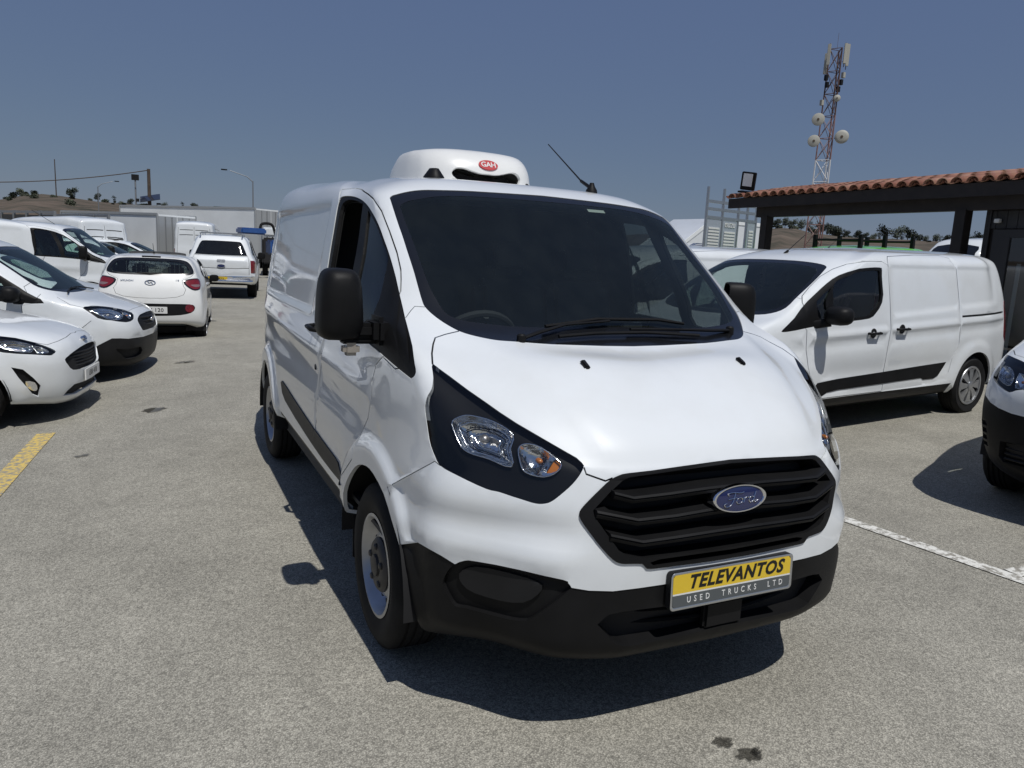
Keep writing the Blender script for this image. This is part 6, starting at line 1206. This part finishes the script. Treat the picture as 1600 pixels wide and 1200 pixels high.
wf = MB(); wf.box((cx-.05, 5.20, .35), (cx+.0, 5.36, 2.34)); wf.box((cx-.05, 3.9, 2.22), (cx+.0, 5.20, 2.34)); wf.box((cx-.06, 5.10, .40), (cx-.02, 5.20, 2.22)); wf.box((cx-.05, 3.9, .25), (cx, 5.36, .40)); wf.box((cx-.05, 4.25, .40), (cx-.02, 4.33, 2.22)); w_ = wf.build('window', 'dark_frame', cab)
glass('cabin_glass', (.5, .54, .55), base=.08)
pbr('pane_dark', (.012, .014, .016), .04, coat=1, spec=.8); MB().add([(cx-.035, 3.9, .40), (cx-.035, 5.10, .40), (cx-.035, 5.10, 2.22), (cx-.035, 3.9, 2.22)], [(0, 1, 2, 3)]).build('pane', 'cabin_glass', w_)
MB().box((cx-.09, 5.28, 2.44), (cx-.02, 5.36, 2.50), bev=.008).build('door_sensor', 'plate_white', cab)
fl = root('floodlight', 'black floodlight tilted on the left corner of the tiled roof', 'light', (9.36, 10.33, 3.12)); fl.rotation_euler = (math.radians(8), math.radians(-8), math.radians(20))
MB().box((-.05, -.15, .04), (.03, .15, .40), bev=.012).build('lamp_body', 'trim', fl); MB().box((-.058, -.10, .12), (-.048, .10, .37)).build('glass_front', 'white_lens', fl); MB().box((-.08, -.17, -.02), (.10, .17, .015), bev=.004).build('bracket', 'trim', fl)
# ---------------------------------------------------------------- radio mast
mast = root('radio_mast', 'tall red and white lattice radio mast with panel antennas and round dishes', 'mast', (64.0, 58.8, 2.0)); pbr('mast_red', (.22, .125, .11), .6, var=.2); pbr('mast_white', (.62, .62, .62), .5, var=.1); pbr('mast_rust', (.10, .055, .045), .7, var=.3); pbr('antenna_grey', (.40, .39, .34), .6)
HM = 22.6
def corner(k, z): a = 2*math.pi*k/3+.45; r = (1.05-.35*z/HM); return Vector((r*math.cos(a), r*math.sin(a), z))
nsec = 10
for s in range(nsec):
    z0, z1 = HM*s/nsec, HM*(s+1)/nsec; m = MB()
    for k in range(3):
        m.tube([corner(k, z0), corner(k, z1)], .075, 5); j = (k+1) % 3; m.tube([corner(k, z0), corner(j, z1)], .035, 4); m.tube([corner(j, z0), corner(k, z1)], .035, 4); m.tube([corner(k, z1), corner(j, z1)], .035, 4)
    m.build('lattice_section', ('mast_red', 'mast_red', 'mast_red', 'mast_white', 'mast_white', 'mast_red', 'mast_red', 'mast_rust', 'mast_rust', 'mast_rust')[s], mast)
dc = Vector((CAM[0]-64, CAM[1]-58.8, 0)).normalized(); rc = Vector((dc.y, -dc.x, 0))*-1
for u, z, d in ((-1.05, 15.4, 1.3), (-1.25, 13.2, 1.25), (1.45, 13.6, 1.4), (.55, 17.5, .7)):
    c = rc*u+dc*.9; o = bpy.data.objects.new('dish', None); link(o, mast); o.location = (c.x, c.y, z); o.rotation_euler = (0, 0, math.atan2(dc.y, dc.x))
    m = MB(); m.lathe([(0, .10), (d*.30, .07), (d*.48, 0), (d*.5, -.04), (d*.48, -.18), (d*.2, -.34), (0, -.36)], axis='x', n=24); fix_normals(m.build('reflector', 'antenna_grey', o, sharp=40)); MB().lathe([(d*.10, .085), (d*.10, .12), (0, .13)], axis='x', n=10).build('feed', 'bark', o); MB().tube([(-.3, 0, 0), (-.9, -u*.5, 0)], .05, 5).build('arm', 'mast_rust', o)
for u, v, z0, z1 in ((-.75, .6, 20.9, 23.0), (-.95, -.3, 20.2, 22.3), (.85, .5, 21.0, 23.0), (1.1, -.2, 20.9, 23.1)):
    c = rc*u+dc*v; o = bpy.data.objects.new('panel_antenna', None); link(o, mast); o.location = (c.x, c.y, 0); o.rotation_euler = (0, 0, math.atan2(dc.y, dc.x)+u*.3); MB().box((-.07, -.16, z0), (.09, .16, z1), bev=.03).build('panel', 'antenna_grey', o); MB().tube([(-.18, 0, z0-.3), (-.18, 0, z1+.1)], .04, 5).build('pipe', 'mast_rust', o); MB().tube([(-.18, 0, z0+.4), tuple(Vector((-.9, 0, z0+.4)))], .03, 4).build('arm', 'mast_rust', o)
for u, z in ((-.75, 19.4), (-.6, 18.7), (.75, 18.9), (.55, 18.2), (-.9, 16.9), (.9, 19.6)): c = rc*u+dc*.4; MB().box((c.x-.16, c.y-.16, z), (c.x+.16, c.y+.16, z+.55), bev=.02).build('radio_unit', 'trim_grey' if abs(u) < .8 else 'antenna_grey', mast)
MB().tube([(0, 0, HM), (0, 0, HM+1.6)], .02, 4).build('lightning_rod', 'mast_rust', mast)
# ---------------------------------------------------------------- poles and wires on the left
pbr('pole_wood', (.075, .055, .042), .9, var=.3); pbr('galv', (.30, .31, .32), .5, metal=.6); pbr('solar', (.02, .025, .04), .15, coat=1)
def pole(name, label, loc, h, r, mat): 
    o = root(name, label, 'pole', loc); MB().tube([(0, 0, -.5), (0, 0, h*.5), (0, 0, h)], [r, r*.9, r*.75], 8).build('shaft', mat, o); return o
up_ = pole('utility_pole', 'brown timber utility pole carrying a tilted solar panel', (-1.55, 67, -.2), 7.2, .16, 'pole_wood')
xf = Matrix.Translation((.05, -.3, 4.9)) @ Matrix.Rotation(math.radians(28), 4, 'X') @ Matrix.Rotation(math.radians(-14), 4, 'Y'); MB().box((-.75, -.5, -.02), (.75, .5, .02), xf=xf).build('solar_panel', 'solar', up_); MB().tube([(.05, 0, 3.2), (.45, -.1, 4.3), (.62, -.15, 4.5)], .03, 5).build('lamp_arm', 'galv', up_); MB().box((.5, -.3, 4.42), (.82, -.05, 4.56), bev=.02).build('lamp_head', 'trim_grey', up_)
fp = pole('floodlight_pole', 'thin grey floodlight pole just left of the timber pole', (-2.55, 68, -.2), 6.5, .08, 'galv'); MB().box((-.28, -.12, 6.3), (.28, .12, 6.75), bev=.02).build('lamp_cluster', 'trim_grey', fp); MB().box((.0, -.1, 4.6), (.25, .1, 4.85)).build('control_box', 'trim_grey', fp)
tp = pole('telegraph_pole', 'slim dark pole standing on the brown hill at left', at(-5.22, 230), 9.5, .14, 'pole_wood')
for nm, lab, loc, h, dx in (('street_lamp', 'pale street lamp with its arm reaching left above the white trailer', (9.9, 96, 1.2), 7.7, -2.6), ('street_lamp', 'pale street lamp with its arm reaching right in front of the hill', (-8.8, 139, 2.0), 7.2, 2.2)):
    o = pole(nm, lab, loc, h, .09, 'galv'); MB().tube([(0, 0, h-.1), (dx*.25, 0, h+.45), (dx, 0, h+1.0)], [.06, .05, .04], 6).build('arm', 'galv', o); MB().box((dx*1.25-.35, -.15, h+.98), (dx*1.25+.35, .15, h+1.12), bev=.03).build('lamp_head', 'trim_grey', o)
wire = MB(); A = Vector((-1.55, 67, 6.9)); B = Vector((-28, 76, 6.0)); wire.tube([A.lerp(B, t)+Vector((0, 0, -4*1.3*t*(1-t))) for t in np.linspace(0, 1, 25)], .035, 4); tag(wire.build('overhead_wire', 'pole_wood'), 'black overhead wire sagging left from the timber pole', 'wire')
# ---------------------------------------------------------------- trailers, trucks and vans at the back
pbr('box_side', (.80, .82, .82), .5, var=.06, vscale=.8); pbr('box_trim', (.45, .46, .46), .4, metal=.4); pbr('container_green', (.018, .055, .045), .6, var=.2); pbr('label_orange', (.55, .30, .05), .5); pbr('tank_blue', (.03, .09, .28), .4, var=.15)
def box_body(name, label, cat, loc, rz, L, W, z0, z1, wheels, mat='box_side'):
    o = root(name, label, cat, loc, rz); w = W/2
    MB().box((-w, 0, z0), (w, L, z1)).build('box', mat, o)
    for s in (-1, 1):
        for z in (z0, z1): MB().box((min(s*(w-.03), s*(w+.035)), -.02, z-.06), (max(s*(w-.03), s*(w+.035)), L+.02, z+.06), bev=.01).build('edge_rail', 'box_trim', o)
        for y in (0, L): MB().box((min(s*(w-.04), s*(w+.04)), y-.05, z0), (max(s*(w-.04), s*(w+.04)), y+.05, z1), bev=.01).build('corner_post', 'box_trim', o)
    for x in (-w*.62, -w*.28, w*.28, w*.62): MB().tube([(x, L+.05, z0+.1), (x, L+.05, z1-.1)], .022, 6).build('lock_bar', 'galv', o)
    for s in (-1, 1): MB().box((min(s*.03, s*(w-.06)), L+.005, z0+.08), (max(s*.03, s*(w-.06)), L+.03, z1-.08)).build('rear_door', 'box_trim', o)
    MB().box((-w+.3, .3, z0-.35), (w-.3, L-.2, z0)).build('chassis', 'trim', o)
    for y in wheels:
        for s in (-1, 1): wheel(o, (s*(w-.2), y, .45), s, .45, .26, .28, 'steel', n=16)
    return o
box_body('box_trailer', 'grey-white box trailer with barred rear doors behind the parked cars', 'trailer', (-5.84+.9, 44.56+.65, -.2), math.radians(-143.5), 7.56, 2.2, .7, 2.90, (5.2, 6.2))
box_body('box_trailer', 'long high white box trailer standing behind the grey-white trailer', 'trailer', (-3.4+1.0, 55.9+.7, -.2), math.radians(-144.8), 12.8, 2.4, 1.0, 3.78, (9.5, 10.7, 11.9))
cont = root('shipping_container', 'dark green container with orange label showing above the long trailer', 'container', (5.7, 75.3, 2.35), math.radians(-24.5)); MB().box((-1.95, 0, 0), (1.95, 2.4, 2.45), bev=.03).build('shell', 'container_green', cont); MB().box((-1.2, -.02, 1.5), (-.55, -.005, 2.0)).build('label', 'label_orange', cont)
for i in range(14): MB().box((-1.85+i*.27, -.03, .15), (-1.72+i*.27, -.005, 1.4 if -1.3 < -1.85+i*.27 < -.4 else 2.3)).build('rib', 'container_green', cont)
ct2 = root('shipping_container', 'dark green container underneath the one with the orange label', 'container', (5.7, 75.3, -.15), math.radians(-24.5)); MB().box((-1.95, 0, 0), (1.95, 2.4, 2.45), bev=.03).build('shell', 'container_green', ct2)
def make_highroof(name, label, L, dz):
    o = root(name, label, 'van'); net = van_net(L, dz); S = Surf(net, van_disp); sd = (S.U[4]-.15, S.U[9]+.2); re = (S.U[-4], S.U[-1]); rv = lambda p: S.find(p, (0, 2), re); sv = lambda p: S.find(p, (1, 2), sd); z1 = 1.85+dz
    win = smooth_line(sv([(2.1,1.4),(2.1,1.75+dz*.6),(1.8,1.75+dz*.6),(1.5,1.62+dz*.4),(1.1,1.35),(.8,1.2),(1.4,1.22),(2.05,1.25)]), 2, True); ws = ext0(smooth_line(S.find([(0,1.3),(.5,1.33),(.72,1.40),(.74,1.55),(.72,1.7+dz*.5),(.66,1.8+dz*.8),(0,1.84+dz*.9)], (0, 2), (0, S.U[4])), 2))
    E = lambda q: ext0(q, side=1, surf=S)
    gaps = [E(rv([(.006, .5), (.006, 1.0), (.006, z1-.05)])), strip(S, rv([(.74, .5), (.72, 1.2), (.66, z1-.1)]), .012), strip(S, rv([(.05, z1-.20), (.35, z1-.20), (.6, z1-.21)]), .03), strip(S, rv([(.05, z1-.42), (.35, z1-.42), (.62, z1-.44)]), .03), strip(S, sv([(2.25, .5), (2.25, 1.5), (2.25, z1)]), .012), strip(S, sv([(3.6, .5), (3.6, 1.5), (3.6, z1)]), .012), strip(S, sv([(2.3, z1-.15), (3.5, z1-.12), (L-.6, z1-.12)]), .02), strip(S, sv([(2.4, 1.72), (3.5, 1.74), (L-.7, 1.75), (L-.55, 1.6)]), .016)]
    lamp = ppr(S, [(.80, L-.10, 1.15), (.84, L-.2, 1.15), (.85, L-.2, .85), (.82, L-.08, .85)], 1, (S.U[-5], S.U[-1]))
    car_shell(o, S, [Reg('panel_gap', gaps, 'trim_grey', off=-.01, skirt=0), Reg('side_window', [win], 'dark_glass', off=-.004, mode='split'), Reg('windscreen', [ws], 'dark_glass', off=-.004), Reg('tail_lamp', [lamp], 'red_lens', off=.003, mode='split')], (.97, L-1.05), .34, .21, .10, 'steel', Ra=.41, ulim=(S.U[4], S.U[10]))
    MB().box((-.13, L-.20, z1+.02), (.13, L-.10, z1+.06), bev=.01).build('high_brake_lamp', 'trim', o); return o
hv1 = make_highroof('high_roof_van', 'white high-roofed van seen from behind above the pickup', 5.5, .36); place(hv1, .9, 41.0, math.radians(172))
hv2 = make_highroof('high_roof_van', 'long white van along the left edge behind the large van cab', 5.9, .30); place(hv2, -6.3, 31.6, math.radians(-146))
hv3 = copy_tree(hv1); hv3['label'] = 'white van roof at the right, half hidden by the canopy post'; place(hv3, 20.5, 13.9, math.radians(-85))
fl_ = root('flatbed_truck', 'white truck with black cage side beyond the pickup', 'truck', (4.9, 41.5, 0), math.radians(172)); MB().box((-1, 0, .9), (1, 4.5, 1.05), bev=.02).build('bed', 'box_side', fl_); MB().box((-1, 4.3, 1.9), (1, 5.9, 2.35), bev=.1).build('cab_roof', 'paint', fl_); MB().box((-.98, 4.3, .6), (.98, 5.9, 1.85), bev=.08).build('cab', 'dark_frame', fl_)
for x in np.linspace(-1, 1, 9): MB().tube([(x, 4.5, 1.05), (x, 4.5, 1.95)], .03, 5).build('cage_bar', 'paint', fl_)
for y in (.9, 5.0):
    for s in (-1, 1): wheel(fl_, (s*.85, y, .4), s, .4, .24, .24, 'steel', n=16)
comp = root('compressor', 'blue machine with black hoses beyond the pickup roof', 'machine', (2.55, 33.5, 0), math.radians(10)); MB().box((-.9, -.5, .55), (.0, .5, 1.95), bev=.06).build('frame', 'box_trim', comp); MB().box((-.75, -.45, 1.95), (.35, .4, 2.22), bev=.06).build('housing', 'tank_blue', comp); MB().box((.55, -.4, 1.1), (1.0, .4, 1.75), bev=.08).build('tank', 'tank_blue', comp)
MB().tube(smooth_line([(.1, -.3, 2.2), (.2, -.3, 2.42), (.6, -.3, 2.42), (.75, -.3, 2.1), (.85, -.3, 1.6)], 4), .06, 8).build('hose', 'rubber', comp)
for s in (-1, 1): wheel(comp, (s*.8, 0, .3), s, .3, .18, .18, 'steel', n=16)
st = root('stake_trailer', 'grey railed trailer sides showing above the long van at far left', 'trailer', (-5.97, 38.75, -.2), math.radians(-151.6)); MB().box((-1.1, -3, .9), (1.1, 3.6, 1.05)).build('bed', 'box_trim', st); wheel(st, (1.0, 0, .4), 1, .4, .24, .24, n=16); wheel(st, (-1.0, 0, .4), -1, .4, .24, .24, n=16)
for s in (-1, 1):
    for z in (1.35, 1.75, 2.15, 2.62): MB().box((s*1.1-.03, -3, z-.05), (s*1.1+.03, 3.6, z+.05)).build('rail', 'galv', st)
    for y in np.linspace(-3, 3.6, 6): MB().box((s*1.1-.05, y-.05, 1.05), (s*1.1+.05, y+.05, 2.68)).build('stake', 'galv', st)
    MB().box((s*1.1-.012, -3, 1.05), (s*1.1+.012, 3.6, 2.5)).build('side_board', 'rim_dark', st)
# right: flatbed with headboard, angular white body, green van
ft = root('flatbed_truck', 'white crew-cab truck with silver louvred headboard behind the compact vans', 'truck', (9.3, 14.0, gz(11)), math.radians(-84.9)); pbr('silver_panel', (.42, .46, .52), .45, metal=.3)
# local +y runs to the tail (world +x); the camera side is local +x
MB().box((-.9, .9, .55), (.9, 2.9, 1.25), bev=.08).build('cab_lower', 'paint_warm', ft); V = []
for z, w_, a, b in ((1.24, .88, .62, 2.9), (1.55, .84, .95, 2.86), (1.82, .79, 1.22, 2.82), (1.90, .70, 1.35, 2.74)): V += [(-w_, a, z), (w_, a, z), (w_, b, z), (-w_, b, z)]
MB().add(V, [(4*i+q, 4*i+(q+1) % 4, 4*i+4+(q+1) % 4, 4*i+4+q) for i in range(3) for q in range(4)]+[(12, 13, 14, 15)]).build('cab_roof', 'paint_warm', ft, smooth=False, sharp=25)
for y0, y1 in ((1.25, 1.95), (2.05, 2.72)):
    for s in (-1, 1): MB().add([(s*(.885), y0-.2*(y0 < 1.5), 1.30), (s*.885, y1, 1.30), (s*.815, y1, 1.76), (s*.815, y0+.12*(y0 < 1.5), 1.76)], [(0, 1, 2, 3)]).build('side_window', 'pane_dark', ft)
MB().box((-1.0, 3.0, .75), (1.0, 6.4, .95), bev=.02).build('bed', 'aluminium', ft); MB().box((-.9, -.2, .5), (.9, 1.0, 1.1), bev=.15).build('nose', 'paint_warm', ft)
hb = bpy.data.objects.new('headboard', None); link(hb, ft); hb.location = (1.15, 1.15, .25); hb.rotation_euler = (0, 0, math.radians(6))
for y in (0, .62, 1.25, 1.62, 2.0): MB().box((-.03, y-.025, .6), (.03, y+.025, 3.0 if y in (0, .62) else 2.72), bev=.006).build('upright', 'aluminium', hb)
for z in (2.28, 2.48, 2.66): MB().box((-.025, 0, z-.035), (.025, 2.0, z+.035), bev=.006).build('cross_bar', 'aluminium', hb)
for y0, y1 in ((.03, .59), (.65, 1.22), (1.65, 1.97)):
    MB().box((-.012, y0, .9), (.012, y1, 2.24)).build('panel', 'silver_panel', hb)
    for z in np.arange(1.55, 2.05 if y0 != .65 else 1.95, .075): MB().box((.012, y0+.07, z), (.03, y1-.07, z+.045)).build('louvre', 'plate_white', hb)
text_mesh('lettering', 'ISUZU', .15, 'plate_white', hb, 0, .002, .004, 1.0, xf=Matrix.Translation((.02, .935, 2.12)) @ Matrix.Rotation(math.radians(90), 4, 'Z') @ TX)
for y in (.4, 5.3):
    for s in (-1, 1): wheel(ft, (s*.8, y, .38), s, .38, .22, .24, 'steel', n=16)
ab = root('box_truck', 'angular white truck body with sloping front edge above the parked vans', 'truck', (16.6, 23.2, gz(17)), math.radians(-84.9)); prof = [(0, 1.1), (0, 1.75), (1.9, 3.05), (5.2, 3.05), (5.2, 1.1)]
MB().prism(prof, -1.1, 1.1, lambda a, b, d: (d, a, b)).build('body', 'paint', ab, smooth=False); 
for s in (-1, 1): MB().prism([(.05, 1.65), (.05, 1.80), (1.87, 3.02), (5.15, 3.02), (5.15, 2.90), (1.95, 2.90)], s*1.1, s*1.125, lambda a, b, d: (d, a, b)).build('edge_trim', 'box_side', ab)
MB().box((-.9, .2, .6), (.9, 5.0, 1.1)).build('chassis', 'trim', ab)
for y in (.8, 4.2):
    for s in (-1, 1): wheel(ab, (s*.95, y, .42), s, .42, .24, .26, 'steel', n=16)
gv = copy_tree(van2); gv['label'] = 'bright green van roof with black roof rack beyond the side-on compact van'; del gv['group']; place(gv, 11.9, 11.9, math.radians(-84.9), 1.10)
def recolour(o, a, b):
    for c in o.children_recursive:
        if c.type == 'MESH' and any(m and m.name == a for m in c.data.materials):
            c.data = c.data.copy()
            for i, m in enumerate(c.data.materials):
                if m and m.name == a: c.data.materials[i] = MATS[b]
recolour(gv, 'paint', 'paint_green')
for y in (2.1, 3.0, 4.1):
    MB().tube([(-.62, y, 1.90), (.62, y, 1.90)], .03, 6).build('roof_bar', 'trim', gv)
    for s in (-1, 1): MB().box((min(s*.56, s*.64), y-.05, 1.68), (max(s*.56, s*.64), y+.05, 2.02), bev=.01).build('rack_foot', 'trim', gv)
